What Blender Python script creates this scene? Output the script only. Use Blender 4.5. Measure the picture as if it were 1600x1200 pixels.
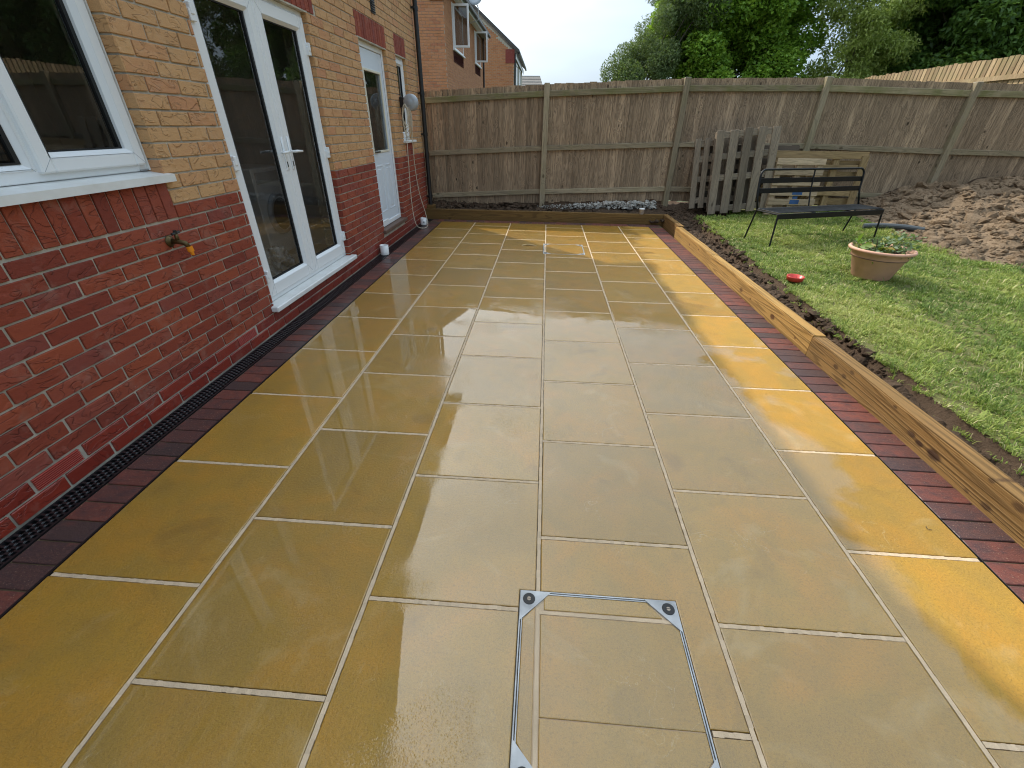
import bpy, bmesh, math, random
import numpy as np
from mathutils import Vector, Matrix, noise
random.seed(7); rng = np.random.default_rng(7)
S = bpy.context.scene
col = S.collection
for o in list(bpy.data.objects): bpy.data.objects.remove(o)

# ------------------------------------------------------------------ camera
CAM = np.array([1.791, -0.860, 1.438])
yaw, pitch, roll = math.radians(-3.723), math.radians(31.252), math.radians(0.806)
FPX = 665.0
def cam_axes():
    cy, sy, cp, sp = math.cos(yaw), math.sin(yaw), math.cos(pitch), math.sin(pitch)
    f = np.array([sy*cp, cy*cp, -sp]); r = np.array([cy, -sy, 0]); u = np.cross(r, f)
    cr, sr = math.cos(roll), math.sin(roll)
    return cr*r+sr*u, -sr*r+cr*u, f
AX, AY, AF = cam_axes()
cd = bpy.data.cameras.new('camera'); cam = bpy.data.objects.new('camera', cd); col.objects.link(cam)
cd.sensor_fit = 'HORIZONTAL'; cd.sensor_width = 36; cd.lens = FPX/1600*36
cd.clip_start = 0.05; cd.clip_end = 1500
M = Matrix([[AX[0], AY[0], -AF[0], CAM[0]], [AX[1], AY[1], -AF[1], CAM[1]], [AX[2], AY[2], -AF[2], CAM[2]], [0, 0, 0, 1]])
cam.matrix_world = M
S.camera = cam
S.render.resolution_x = 1024; S.render.resolution_y = 768
def px_of(p):
    d = np.array(p)-CAM; z = d@AF
    return 800+FPX*(d@AX)/z, 600-FPX*(d@AY)/z, z

# ------------------------------------------------------------------ world and sun
SUNV = Vector((-0.76, 0.74, 1.0)).normalized()
W = bpy.data.worlds.new('World'); S.world = W; W.use_nodes = True
nt = W.node_tree; N = nt.nodes; L = nt.links
bg = N['Background']; bg.inputs['Strength'].default_value = 0.1
sky = N.new('ShaderNodeTexSky'); sky.sky_type = 'NISHITA'; sky.sun_disc = False
sky.sun_elevation = math.asin(SUNV.z); sky.sun_rotation = math.atan2(SUNV.x, SUNV.y)
sky.air_density = 1.0; sky.dust_density = 1.5
tc = N.new('ShaderNodeTexCoord'); sep = N.new('ShaderNodeSeparateXYZ'); L.new(tc.outputs['Generated'], sep.inputs[0])
cl = N.new('ShaderNodeMath'); cl.operation = 'MAXIMUM'; L.new(sep.outputs['Z'], cl.inputs[0]); cl.inputs[1].default_value = 0
ma = N.new('ShaderNodeMath'); ma.operation = 'MULTIPLY_ADD'; L.new(cl.outputs[0], ma.inputs[0]); ma.inputs[1].default_value = .95; ma.inputs[2].default_value = 1.0
no = N.new('ShaderNodeTexNoise'); no.inputs['Scale'].default_value = 2.2; no.inputs['Detail'].default_value = 4
mp = N.new('ShaderNodeMapping'); mp.inputs['Scale'].default_value = (1, 1, 3.5); L.new(tc.outputs['Generated'], mp.inputs[0]); L.new(mp.outputs[0], no.inputs['Vector'])
mr = N.new('ShaderNodeMapRange'); L.new(no.outputs[0], mr.inputs[0]); mr.inputs[1].default_value = .3; mr.inputs[2].default_value = .7; mr.inputs[3].default_value = .84; mr.inputs[4].default_value = 1.14
mm = N.new('ShaderNodeMath'); mm.operation = 'MULTIPLY'; L.new(ma.outputs[0], mm.inputs[0]); L.new(mr.outputs[0], mm.inputs[1])
ccol = N.new('ShaderNodeVectorMath'); ccol.operation = 'SCALE'; ccol.inputs[0].default_value = (5.3, 6.7, 8.2); L.new(mm.outputs[0], ccol.inputs['Scale'])
dt = N.new('ShaderNodeVectorMath'); dt.operation = 'DOT_PRODUCT'; L.new(tc.outputs['Generated'], dt.inputs[0]); dt.inputs[1].default_value = SUNV
dm_ = N.new('ShaderNodeMath'); dm_.operation = 'MAXIMUM'; L.new(dt.outputs['Value'], dm_.inputs[0]); dm_.inputs[1].default_value = 0
dp_ = N.new('ShaderNodeMath'); dp_.operation = 'POWER'; L.new(dm_.outputs[0], dp_.inputs[0]); dp_.inputs[1].default_value = 4.0
da_ = N.new('ShaderNodeMath'); da_.operation = 'MULTIPLY_ADD'; L.new(dp_.outputs[0], da_.inputs[0]); da_.inputs[1].default_value = 3.1; da_.inputs[2].default_value = 0.0
m2_ = N.new('ShaderNodeMath'); m2_.operation = 'MULTIPLY'; L.new(da_.outputs[0], m2_.inputs[0]); L.new(mr.outputs[0], m2_.inputs[1])
halo = N.new('ShaderNodeVectorMath'); halo.operation = 'SCALE'; halo.inputs[0].default_value = (9.6, 9.1, 8.2); L.new(m2_.outputs[0], halo.inputs['Scale'])
csum = N.new('ShaderNodeVectorMath'); csum.operation = 'ADD'; L.new(ccol.outputs[0], csum.inputs[0]); L.new(halo.outputs[0], csum.inputs[1])
mx = N.new('ShaderNodeMix'); mx.data_type = 'RGBA'; mx.inputs[0].default_value = 0.82
L.new(sky.outputs[0], mx.inputs[6]); L.new(csum.outputs[0], mx.inputs[7]); L.new(mx.outputs[2], bg.inputs['Color'])
sd = bpy.data.lights.new('sun', 'SUN'); sd.energy = 3.5; sd.angle = math.radians(0.8); sd.color = (1.0, 0.93, 0.80)
sun = bpy.data.objects.new('sun', sd); col.objects.link(sun); sun.rotation_euler = SUNV.to_track_quat('Z', 'Y').to_euler()
S.view_settings.view_transform = 'Standard'; S.view_settings.look = 'None'; S.view_settings.exposure = 0.12
S.view_settings.gamma = 1.0; S.view_settings.use_curve_mapping = False
S.render.engine = 'CYCLES'
S.cycles.filter_width = 1.1; S.cycles.transparent_max_bounces = 24; S.cycles.max_bounces = 8

# ------------------------------------------------------------------ node helpers
class G:
    def __init__(s, name, disp=None):
        s.m = bpy.data.materials.new(name); s.m.use_nodes = True; s.t = s.m.node_tree; s.n = s.t.nodes; s.l = s.t.links
        s.b = s.n['Principled BSDF']; s._pos = None
    def new(s, ty, **kw):
        n = s.n.new('ShaderNode'+ty)
        for k, v in kw.items(): setattr(n, k, v)
        return n
    def put(s, sock, v):
        if isinstance(v, bpy.types.NodeSocket): s.l.new(v, sock)
        elif v is not None: sock.default_value = v if not isinstance(v, tuple) or len(v) != 3 or sock.type != 'RGBA' else (*v, 1)
    def set(s, name, v): s.put(s.b.inputs[name], v)
    def math(s, op, a, b=None, c=None, clamp=False):
        n = s.new('Math', operation=op, use_clamp=clamp); s.put(n.inputs[0], a)
        if b is not None: s.put(n.inputs[1], b)
        if c is not None: s.put(n.inputs[2], c)
        return n.outputs[0]
    def pos(s):
        if s._pos is None: s._pos = s.new('NewGeometry')
        return s._pos.outputs['Position']
    def rnd(s):
        s.pos(); oi = s.new('ObjectInfo'); return s.math('FRACT', s.math('ADD', oi.outputs['Random'], s.math('MULTIPLY', s._pos.outputs['Random Per Island'], 7.31)))
    def vec(s, v, scale=(1, 1, 1), off=None):
        n = s.new('VectorMath', operation='MULTIPLY'); s.put(n.inputs[0], v); n.inputs[1].default_value = scale
        if off is None: return n.outputs[0]
        c = s.new('CombineXYZ'); 
        for i, k in enumerate((37.0, 71.3, 53.9)): s.put(c.inputs[i], s.math('MULTIPLY', off, k))
        a = s.new('VectorMath', operation='ADD'); s.put(a.inputs[0], n.outputs[0]); s.put(a.inputs[1], c.outputs[0]); return a.outputs[0]
    def noise(s, v, scale, detail=3, rough=.55, dist=0, out=0):
        n = s.new('TexNoise'); s.put(n.inputs['Vector'], v); n.inputs['Scale'].default_value = scale; n.inputs['Detail'].default_value = detail
        n.inputs['Roughness'].default_value = rough; n.inputs['Distortion'].default_value = dist; return n.outputs[out]
    def vor(s, v, scale, feature='F1', out=0):
        n = s.new('TexVoronoi', feature=feature); s.put(n.inputs['Vector'], v); n.inputs['Scale'].default_value = scale; return n.outputs[out]
    def wave(s, v, scale, dist, detail=2, dscale=1.0, bands='X'):
        n = s.new('TexWave', bands_direction=bands); s.put(n.inputs['Vector'], v); n.inputs['Scale'].default_value = scale
        n.inputs['Distortion'].default_value = dist; n.inputs['Detail'].default_value = detail; n.inputs['Detail Scale'].default_value = dscale; return n.outputs['Fac']
    def rng(s, v, a, b, c=0.0, d=1.0, smooth=False):
        n = s.new('MapRange'); s.put(n.inputs[0], v)
        if smooth: n.interpolation_type = 'SMOOTHSTEP'
        for i, k in enumerate((a, b, c, d)): s.put(n.inputs[i+1], k)
        return n.outputs[0]
    def mix(s, f, a, b, blend='MIX'):
        n = s.new('Mix', data_type='RGBA', blend_type=blend); s.put(n.inputs[0], f); s.put(n.inputs[6], a); s.put(n.inputs[7], b); return n.outputs[2]
    def ramp(s, f, stops):
        n = s.new('ValToRGB'); s.put(n.inputs[0], f); e = n.color_ramp.elements
        while len(e) < len(stops): e.new(.5)
        for k, (p, c) in zip(e, stops): k.position = p; k.color = (*c, 1)
        return n.outputs[0]
    def bump(s, h, dist=.002, strength=1.0, normal=None):
        n = s.new('Bump'); s.put(n.inputs['Height'], h); n.inputs['Distance'].default_value = dist; n.inputs['Strength'].default_value = strength
        if normal is not None: s.put(n.inputs['Normal'], normal)
        return n.outputs[0]

def simple(name, c, rough=.5, metal=0, var=.12, bscale=60, bdist=.0006, coat=0, spec=.5, c2=None):
    g = G(name); v = g.pos(); r = g.rnd()
    f = g.noise(g.vec(v, (1, 1, 1), r), 9, 4)
    c = tuple(c); dark = c2 or tuple(x*(1-var*1.6) for x in c)
    base = g.ramp(f, [(.3, dark), (.7, c)]) if var > .015 else (*c, 1)
    g.set('Base Color', base); g.set('Roughness', g.rng(g.noise(v, 25, 2), .3, .7, max(0, rough-.07), min(1, rough+.07)) if bdist else rough); g.set('Metallic', metal)
    g.set('Specular IOR Level', spec)
    if coat: g.set('Coat Weight', coat); g.set('Coat Roughness', .08)
    if bdist: g.set('Normal', g.bump(g.noise(v, bscale, 3), bdist))
    return g.m

# --- paving slab: ochre sandstone-look, wet
def mk_slab():
    g = G('ochre paving slab'); v = g.pos(); r = g.rnd(); vo = g.vec(v, (1, 1, 1), r)
    big = g.noise(vo, 2.6, 3, .5, .6); mid = g.noise(vo, 9, 4, .6, .4); fine = g.noise(v, 330, 2, .7); veins = g.noise(g.vec(vo, (1, 3.2, 1)), 5, 5, .65, 1.6)
    c = g.ramp(big, [(.28, (.320, .172, .018)), (.46, (.385, .204, .015)), (.58, (.440, .206, .012)), (.76, (.335, .190, .022))])
    c = g.mix(g.rng(mid, .35, .7, 0, .45), c, (.225, .150, .030))
    c = g.mix(g.rng(veins, .60, .74, 0, .35), c, (.42, .215, .03))
    tint = g.rng(r, 0, 1, .80, 1.10); n = g.new('VectorMath', operation='SCALE'); g.put(n.inputs[0], c); g.put(n.inputs['Scale'], tint); c = n.outputs[0]
    c = g.mix(g.rng(fine, .35, .72, 0, .42), c, (.50, .31, .06)); fz = g.noise(v, 120, 3, .7); c = g.mix(g.rng(fz, .5, .68, 0, .40), c, (.16, .095, .02))
    fn2 = g.noise(v, 210, 2, .6); c = g.mix(g.rng(fn2, .58, .72, 0, .45), c, (.14, .08, .015))
    # faint pale scratches and residue swirls
    sw = g.noise(g.vec(vo, (1, 1, 1)), 3.2, 6, .5, 3.0); ridge = g.math('ABSOLUTE', g.math('SUBTRACT', sw, .5))
    line = g.math('MULTIPLY', g.rng(ridge, 0, .006, 1, 0), g.rng(g.noise(vo, 3.1, 2), .60, .72, 0, 1))
    c = g.mix(g.math('MULTIPLY', line, .42), c, (.60, .50, .28))
    sm_ = g.noise(g.vec(v, (1, 1, 1)), 2.1, 5, .6, 1.8); c = g.mix(g.rng(sm_, .57, .70, 0, .30), c, (.50, .36, .16))
    sm2 = g.noise(g.vec(vo, (1, 1, 1)), 4.3, 6, .62, .8); c = g.mix(g.rng(sm2, .58, .72, 0, .42), c, (.19, .105, .018))
    g.set('Base Color', c)
    # wetness: standing film over most of the patio, broken and drying at the right-hand column
    sx = g.new('SeparateXYZ'); g.put(sx.inputs[0], v)
    wn = g.noise(v, 1.5, 4, .6, .5)
    wet = g.math('SUBTRACT', g.rng(sx.outputs[0], 2.80, 3.40, 1.35, .30), g.rng(wn, .36, .64, .0, .80))
    wet = g.rng(wet, .12, .42, 0, 1, True)
    drop = g.vor(v, 95, 'SMOOTH_F1'); dn = g.noise(v, 60, 3, .6)
    g.set('Roughness', g.math('SUBTRACT', .62, g.math('MULTIPLY', wet, .2)))
    g.set('Normal', g.bump(g.math('ADD', g.math('MULTIPLY', g.noise(v, 90, 4, .65), 1.0), g.math('MULTIPLY', fine, .5)), .0034))
    # water film: thick smooth film in the pools, textured where it thins
    pn = g.noise(v, 2.3, 3, .55); pool = g.rng(pn, .34, .52, 0, 1, True)
    h = g.math('ADD', g.math('MULTIPLY', dn, g.rng(pool, 0, 1, .30, .012)), g.math('MULTIPLY', g.noise(v, 150, 2), g.rng(pool, 0, 1, .30, .010)))
    h = g.math('ADD', h, g.math('MULTIPLY', g.noise(v, 5, 2), .10))
    bd = g.rng(g.vor(v, 150), .10, .40, 1, 0, True); h = g.math('ADD', h, g.math('MULTIPLY', bd, g.rng(pool, 0, 1, .50, .0)))
    g.set('Coat Weight', wet); g.set('Coat IOR', 1.64); g.set('Coat Roughness', g.rng(pool, 0, 1, .035, .004))
    g.set('Coat Normal', g.bump(h, .0011))
    return g.m
M_slab = mk_slab()

def mk_brick(name, stops, wet=0, crease=(.0035)):
    g = G(name); v = g.pos(); r = g.rnd(); vo = g.vec(v, (1, 1, 1), r)
    a = g.noise(g.vec(vo, (1, 1, 2.2)), 16, 4, .6, .3)
    c = g.ramp(g.math('ADD', g.math('MULTIPLY', r, .75), g.math('MULTIPLY', a, .25)), stops)
    c = g.mix(g.rng(g.noise(v, 260, 2), .4, .75, 0, .35), c, tuple(x*.5 for x in stops[1][1]))
    # folded "rustic" creases
    cr = g.noise(g.vec(vo, (1, 1, 1.9)), 7.5, 2, .45, 1.6); ridge = g.math('ABSOLUTE', g.math('SUBTRACT', cr, .5))
    fold = g.rng(ridge, 0, .030, 0, 1, True)
    mask = g.rng(g.noise(vo, 11, 1), .40, .52, 0, 1)
    fold = g.math('SUBTRACT', 1, g.math('MULTIPLY', mask, g.math('SUBTRACT', 1, fold)))
    st = g.rng(cr, .44, .56, 0, 1, True)
    h = g.math('ADD', g.math('MULTIPLY', fold, .45), g.math('ADD', g.math('MULTIPLY', g.math('MULTIPLY', st, mask), .55), g.math('MULTIPLY', g.noise(g.vec(vo, (1, 1, 2)), 42, 4, .65), .5)))
    c = g.mix(g.math('MULTIPLY', g.rng(g.noise(v, 6, 5, .7), .55, .75), .22), c, (.45, .36, .28)); c = g.mix(g.math('MULTIPLY', g.math('SUBTRACT', 1, fold), .42), c, tuple(x*.42 for x in stops[1][1]))  # pale bloom, then crease shading painted as dark colour along the folds
    g.set('Base Color', c); g.set('Roughness', .82-.35*wet); g.set('Normal', g.bump(h, crease))
    if wet: g.set('Coat Weight', .55*wet); g.set('Coat Roughness', .25); g.set('Coat Normal', g.bump(h, crease*.5))
    return g.m
RED = [(0, (.165, .028, .016)), (.28, (.240, .038, .017)), (.55, (.335, .066, .024)), (.78, (.285, .060, .034)), (1, (.165, .036, .032))]
BUFF = [(0, (.47, .245, .105)), (.3, (.56, .310, .135)), (.6, (.60, .345, .155)), (.82, (.55, .265, .120)), (1, (.48, .195, .105))]
M_red = mk_brick('red rustic brick', RED, crease=.0060)
M_redwet = mk_brick('damp red brick', [(0, (.20, .018, .009)), (.35, (.25, .024, .010)), (.7, (.29, .03, .012)), (1, (.20, .018, .012))], 1)
M_buff = mk_brick('buff rustic brick', BUFF, crease=.0060)
M_nbrick = mk_brick('orange buff brick', [(0, (.42, .165, .07)), (.35, (.52, .23, .10)), (.7, (.54, .25, .12)), (1, (.36, .12, .06))])
M_nred = mk_brick('far red brick', [(0, (.20, .04, .03)), (.35, (.24, .05, .035)), (.7, (.26, .055, .04)), (1, (.2, .035, .03))])
def mk_block():
    g = G('brindle clay paver'); v = g.pos(); r = g.rnd(); vo = g.vec(v, (1, 1, 1), r)
    c = g.ramp(r, [(0, (.030, .019, .018)), (.25, (.060, .024, .020)), (.50, (.105, .029, .021)), (.8, (.170, .038, .022)), (1, (.070, .024, .020))])
    c = g.mix(g.rng(g.noise(g.vec(vo, (3, 5, 3)), 4.5, 5, .7, .3), .42, .66, 0, .75), c, (.030, .017, .021))
    c = g.mix(g.rng(g.noise(vo, 10, 4), .56, .75, 0, .45), c, (.22, .045, .025))
    c = g.mix(g.rng(g.noise(v, 230, 2), .45, .75, 0, .35), c, (.25, .10, .07)); c = g.mix(g.rng(g.noise(v, 170, 1), .69, .75, 0, .6), c, (.40, .28, .18))
    g.set('Base Color', c); g.set('Roughness', .7)
    h = g.math('ADD', g.noise(v, 120, 4, .7), g.math('MULTIPLY', g.noise(g.vec(v, (1, 4, 1)), 30, 2), .6))
    g.set('Normal', g.bump(h, .002)); sx = g.new('SeparateXYZ'); g.put(sx.inputs[0], v)
    g.set('Coat Weight', g.rng(sx.outputs[0], 1, 2.5, .38, .10)); g.set('Coat Roughness', .20); g.set('Coat Normal', g.bump(g.noise(v, 30, 3), .0012)); return g.m
M_block = mk_block()

def mk_wood(name, axis, c1, c2, knot=.5, ringscale=1.0, green=None, rough=.75, dark=(.05, .03, .015), knots=(), bd=.0015, weather=0.0, rc=.38, rf=80, ks=4.6, st=.055):
    g = G(name); v = g.pos(); r = g.rnd()
    sc = {'x': (st, 1, 1), 'y': (1, st, 1), 'z': (1, 1, st)}[axis]
    vo = g.vec(v, sc, r); v2 = g.vec(v, tuple(.6 if s < 1 else 1 for s in sc), r)
    kn = g.vor(v2, ks); kd = g.rng(kn, .0, .42, 1, 0, True)
    kk2 = None
    for (ky, kz, kr) in knots:
        sb = g.new('VectorMath', operation='SUBTRACT'); g.put(sb.inputs[0], v); sb.inputs[1].default_value = (0, ky, kz); ml = g.new('VectorMath', operation='MULTIPLY'); g.put(ml.inputs[0], sb.outputs[0]); ml.inputs[1].default_value = (0, .55, 1)
        ln = g.new('VectorMath', operation='LENGTH'); g.put(ln.inputs[0], ml.outputs[0]); dk = g.math('ADD', ln.outputs['Value'], g.math('MULTIPLY', g.noise(v, 55, 2), .008))
        kd = g.math('MAXIMUM', kd, g.rng(dk, 0, kr*5, 1, 0, True)); q_ = g.rng(dk, kr*.75, kr*1.35, 1, 0, True); kk2 = q_ if kk2 is None else g.math('MAXIMUM', kk2, q_)
    warp = g.new('VectorMath', operation='MULTIPLY_ADD'); cc = g.new('CombineXYZ')
    for i in range(3): g.put(cc.inputs[i], g.math('MULTIPLY', kd, .05*knot))
    a = g.new('VectorMath', operation='ADD'); g.put(a.inputs[0], vo); g.put(a.inputs[1], cc.outputs[0])
    ring = g.noise(a.outputs[0], 9*ringscale, 2, .45, .5)
    rl = g.math('SINE', g.math('MULTIPLY', ring, rf)); rl = g.rng(rl, .05, 1, 0, 1, True)
    fib = g.noise(vo, 190, 3, .7)
    c = g.mix(g.rng(g.noise(vo, 7, 4), .3, .7), c1, c2)
    c = g.mix(g.math('MULTIPLY', rl, rc), c, tuple(x*.40 for x in c2))
    c = g.mix(g.rng(fib, .45, .75, 0, .5), c, tuple(x*.42 for x in c1))
    ck = g.noise(g.vec(v, tuple(.018 if q_ < 1 else 1 for q_ in sc), r), 46, 3, .6); c = g.mix(g.rng(ck, .60, .68, 0, .55), c, tuple(x*.22 for x in c1))
    tint = g.rng(r, 0, 1, .72, 1.2); n = g.new('VectorMath', operation='SCALE'); g.put(n.inputs[0], c); g.put(n.inputs['Scale'], tint); c = n.outputs[0]
    kk = g.rng(g.math('ADD', kn, g.math('MULTIPLY', g.noise(v, 60, 2), .06)), .075, .15, 1, 0, True)
    if knot: c = g.mix(g.math('MULTIPLY', kk, min(.9, knot*1.3)), c, dark)
    if kk2 is not None: c = g.mix(g.math('MULTIPLY', kk2, .9), c, dark)
    if weather: c = g.mix(g.rng(g.noise(v, 3, 4, .6), .42, .68, 0, weather), c, tuple(x*.55 for x in c1))
    if green: c = g.mix(g.rng(g.noise(v, 3.4, 5, .65, .3), .40, .66, 0, green[1]), c, green[0])
    g.set('Base Color', c); g.set('Roughness', rough); g.set('Specular IOR Level', .3)
    g.set('Normal', g.bump(g.math('ADD', g.math('MULTIPLY', rl, .5), fib), bd)); return g.m
def face_pt(u, v, x=3.79):
    d = AX*(u-800)/FPX-AY*(v-600)/FPX+AF; t = (x-CAM[0])/d[0]; p = CAM+t*d; return p[1], p[2]
KN1 = [(*face_pt(u, v), r_*1.5) for u, v, r_ in ((1319, 588, .011), (1306, 573, .012), (1331, 582, .010), (1424, 678, .012), (1436, 693, .011), (1459, 711, .017), (1399, 636, .008), (1549, 751, .008), (1592, 793, .013), (1541, 792, .012), (1510, 767, .007))]
KN2 = [(*face_pt(u, v), r_*1.35) for u, v, r_ in ((1157, 453, .017), (1205, 495, .018), (1171, 467, .009), (1240, 528, .008))]+[(5.3, .07, .016), (4.9, .10, .012)]
M_sleepY = mk_wood('knotty brown pine sleeper', 'y', (.335, .195, .066), (.215, .112, .034), knot=.0, ringscale=.62, bd=.005, dark=(.038, .014, .007), weather=.7, rc=.70, rf=150, st=.028, knots=KN1)
M_sleepY2 = mk_wood('golden pine sleeper', 'y', (.50, .305, .098), (.37, .200, .052), knot=.0, ringscale=.62, bd=.005, dark=(.09, .030, .010), weather=.3, rc=.55, rf=150, st=.028, knots=KN2)
M_sleepX = mk_wood('damp pine sleeper timber', 'x', (.22, .125, .036), (.135, .075, .022), knot=.9, ringscale=.6, bd=.003, dark=(.03, .012, .006), weather=.5, rc=.5, rf=150, ks=4.2, st=.03)
M_fence = mk_wood('weathered fence board', 'z', (.515, .372, .240), (.375, .270, .175), knot=.95, ringscale=3.0, bd=.005, weather=.5, rc=.72, rf=45, ks=5.5, dark=(.03, .02, .012))
M_rail = mk_wood('weathered fence rail', 'x', (.450, .360, .240), (.350, .280, .185), knot=.6, bd=.002, green=((.19, .18, .075), .30))
M_railtop = mk_wood('algae stained top rail', 'x', (.365, .300, .185), (.285, .235, .140), knot=.3, green=((.150, .155, .045), .70))
M_post = mk_wood('weathered fence post', 'z', (.430, .355, .240), (.340, .275, .183), knot=.6, green=((.24, .22, .10), .30))
M_fence2 = mk_wood('tan fence board', 'z', (.44, .32, .19), (.29, .185, .10), knot=.3, green=((.27, .25, .11), .35))
M_grey = {a: mk_wood('grey pallet wood '+a, a, (.320, .258, .190), (.225, .178, .128), knot=.5, bd=.002, weather=.4) for a in 'xyz'}
M_dkgrey = {a: mk_wood('shade darkened pallet wood '+a, a, (.165, .125, .090), (.115, .088, .064), knot=.5, bd=.002, weather=.5) for a in 'xyz'}  # darker copy of the pallet wood: shade deep inside the stack painted in
M_pale = {a: mk_wood('pale pallet wood '+a, a, (.52, .40, .265), (.43, .31, .19), knot=.35, weather=.25) for a in 'xyz'}
M_tanp = {a: mk_wood('tan pallet wood '+a, a, (.42, .295, .145), (.33, .22, .10), knot=.5, weather=.3) for a in 'xyz'}
M_tile = mk_wood('grey roof tile', 'y', (.11, .10, .095), (.08, .075, .07), knot=0)
M_mortar = simple('grey buff mortar', (.58, .53, .43), .9, var=.25, bscale=300, bdist=.0015)
M_point = simple('sandy joint mortar', (.66, .50, .33), .85, var=.16, bscale=260, bdist=.002)
M_base = simple('wet mortar bed', (.12, .085, .045), .6, var=.3, bscale=200, bdist=.002)
M_upvc = simple('white upvc', (.80, .81, .81), .32, var=.01, bdist=0)
M_upvc2 = simple('white upvc sill', (.80, .80, .78), .35, var=.02, bdist=0, c2=(.69, .68, .64))
M_door = simple('pale grey white composite door', (.68, .74, .80), .35, var=.02, bdist=.0003)
M_gasket = simple('black gasket', (.008, .008, .008), .5, bdist=0)
M_black = simple('black plastic', (.012, .012, .013), .38, bdist=.0003)
M_drain = simple('black drain plastic', (.010, .010, .012), .33, var=.3, bdist=.0006, coat=.4)
M_bench = simple('black painted steel', (.006, .008, .010), .5, bdist=.0002, spec=.3)
M_steel = simple('galvanised steel', (.60, .61, .61), .5, metal=.25, var=.35, bscale=120, bdist=.0006)
M_screw = simple('brass screw', (.40, .33, .26), .45, metal=.6)
M_mug = simple('white glazed mug', (.82, .82, .80), .15, var=.02, bdist=0, coat=.5)
M_mark = simple('dark print', (.03, .03, .035), .3, bdist=0)
M_terra = simple('terracotta', (.68, .385, .27), .75, var=.12, bscale=80, bdist=.0012)
M_red_pl = simple('red plastic', (.62, .06, .045), .35, var=.1, bdist=.0003)
M_orange = simple('orange plastic', (.85, .28, .01), .35, var=.05, bdist=0)
M_brass = simple('tarnished brass', (.16, .11, .045), .45, metal=.8, var=.4, bdist=.0008)
M_cord = simple('cream cord', (.62, .55, .42), .8, bdist=.0004)
M_reel = simple('pale grey plastic', (.40, .43, .46), .4, var=.08, bdist=.0002)
M_brown = simple('brown threshold sill', (.16, .095, .07), .5, var=.2)
M_blue = simple('blue spray paint', (.03, .10, .26), .6, var=.3)
M_conc = simple('pale concrete rubble', (.60, .57, .51), .9, var=.35, bscale=60, bdist=.014)
M_plaster = simple('interior wall', (.55, .55, .54), .8, var=.03)
M_darkroom = simple('interior dark unit', (.09, .088, .085), .6, var=.1)
M_ifloor = simple('interior floor', (.52, .46, .37), .35, var=.1)
M_white = simple('white appliance', (.72, .73, .74), .3, var=.02, bdist=0)
M_gutter = simple('black gutter', (.012, .012, .012), .4, bdist=0)
M_curtain = simple('grey blue curtain', (.42, .43, .50), .8, var=.15)
def mk_glass(name='window glass', tint=.76, ior=1.95):
    g = G(name); g.n.remove(g.b); out = g.n['Material Output']
    t = g.new('BsdfTransparent'); t.inputs[0].default_value = (tint, tint, tint*.99, 1); gl = g.new('BsdfGlossy'); gl.inputs['Roughness'].default_value = .004
    f = g.new('Fresnel'); f.inputs['IOR'].default_value = ior; g.put(f.inputs['Normal'], g.bump(g.noise(g.pos(), 1.7, 1), .0006)); g.put(gl.inputs['Normal'], g.bump(g.noise(g.pos(), 1.7, 1), .0006))
    m = g.new('MixShader'); g.pos(); g.put(m.inputs[0], g.math('MULTIPLY', f.outputs[0], g.math('SUBTRACT', 1, g._pos.outputs['Backfacing']))); g.l.new(t.outputs[0], m.inputs[1]); g.l.new(gl.outputs[0], m.inputs[2]); g.l.new(m.outputs[0], out.inputs['Surface'])
    return g.m
M_glass = mk_glass()
M_film = mk_glass('clear plastic bag', .62, 1.6)
def mk_soil(name, c1, c2):
    g = G(name); v = g.pos(); f = g.noise(v, 14, 6, .65); r = g.rnd()
    c = g.mix(g.rng(f, .3, .7), c1, c2); c = g.mix(g.math('MULTIPLY', r, .5), c, tuple(x*1.5 for x in c2))
    c = g.mix(g.rng(g.noise(v, 90, 3), .5, .75, 0, .5), c, tuple(x*.45 for x in c1))
    g.set('Base Color', c); g.set('Roughness', .9); g.set('Specular IOR Level', .2); g.set('Normal', g.bump(g.noise(v, 45, 6, .75), .022)); return g.m
M_soil = mk_soil('dark damp soil', (.038, .024, .015), (.100, .066, .043))
M_clay = mk_soil('dry clay soil', (.095, .062, .036), (.235, .168, .108))
M_turf = mk_soil('turf ground', (.085, .080, .030), (.165, .165, .060))
M_ground = simple('open ground', (.10, .12, .05), .95, var=.4, bdist=.01, bscale=8)
def mk_leaf(name, a, b, c3, trans=.35, rough=.5):
    g = G(name); g.pos(); r = g.math('FRACT', g.math('MULTIPLY', g._pos.outputs['Random Per Island'], 13.7)); big = g.noise(g.pos(), .9, 3)
    c = g.ramp(g.math('ADD', g.math('MULTIPLY', r, .6), g.math('MULTIPLY', big, .5)), [(.1, a), (.55, b), (.95, c3)])
    g.set('Base Color', c); g.set('Roughness', rough); g.set('Specular IOR Level', .35)
    tr = g.new('BsdfTranslucent'); g.l.new(g.mix(.5, c, (.34, .50, .05)), tr.inputs[0])
    m = g.new('MixShader'); m.inputs[0].default_value = trans; g.l.new(g.b.outputs[0], m.inputs[1]); g.l.new(tr.outputs[0], m.inputs[2]); g.l.new(m.outputs[0], g.n['Material Output'].inputs['Surface'])
    return g.m
M_leaf = mk_leaf('bright broad leaves', (.075, .160, .020), (.190, .340, .036), (.38, .54, .07))
M_leafd = mk_leaf('dark broad leaves', (.040, .085, .018), (.085, .165, .030), (.16, .26, .05), .3)
M_leafc = mk_leaf('grey green needles', (.075, .110, .045), (.130, .180, .070), (.21, .27, .10), .2)
M_leafp = mk_leaf('pale olive leaves', (.15, .20, .040), (.26, .32, .070), (.40, .45, .13), .35)
M_leafpot = mk_leaf('pot plant leaves', (.05, .10, .035), (.11, .17, .08), (.24, .30, .17), .25)
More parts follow.
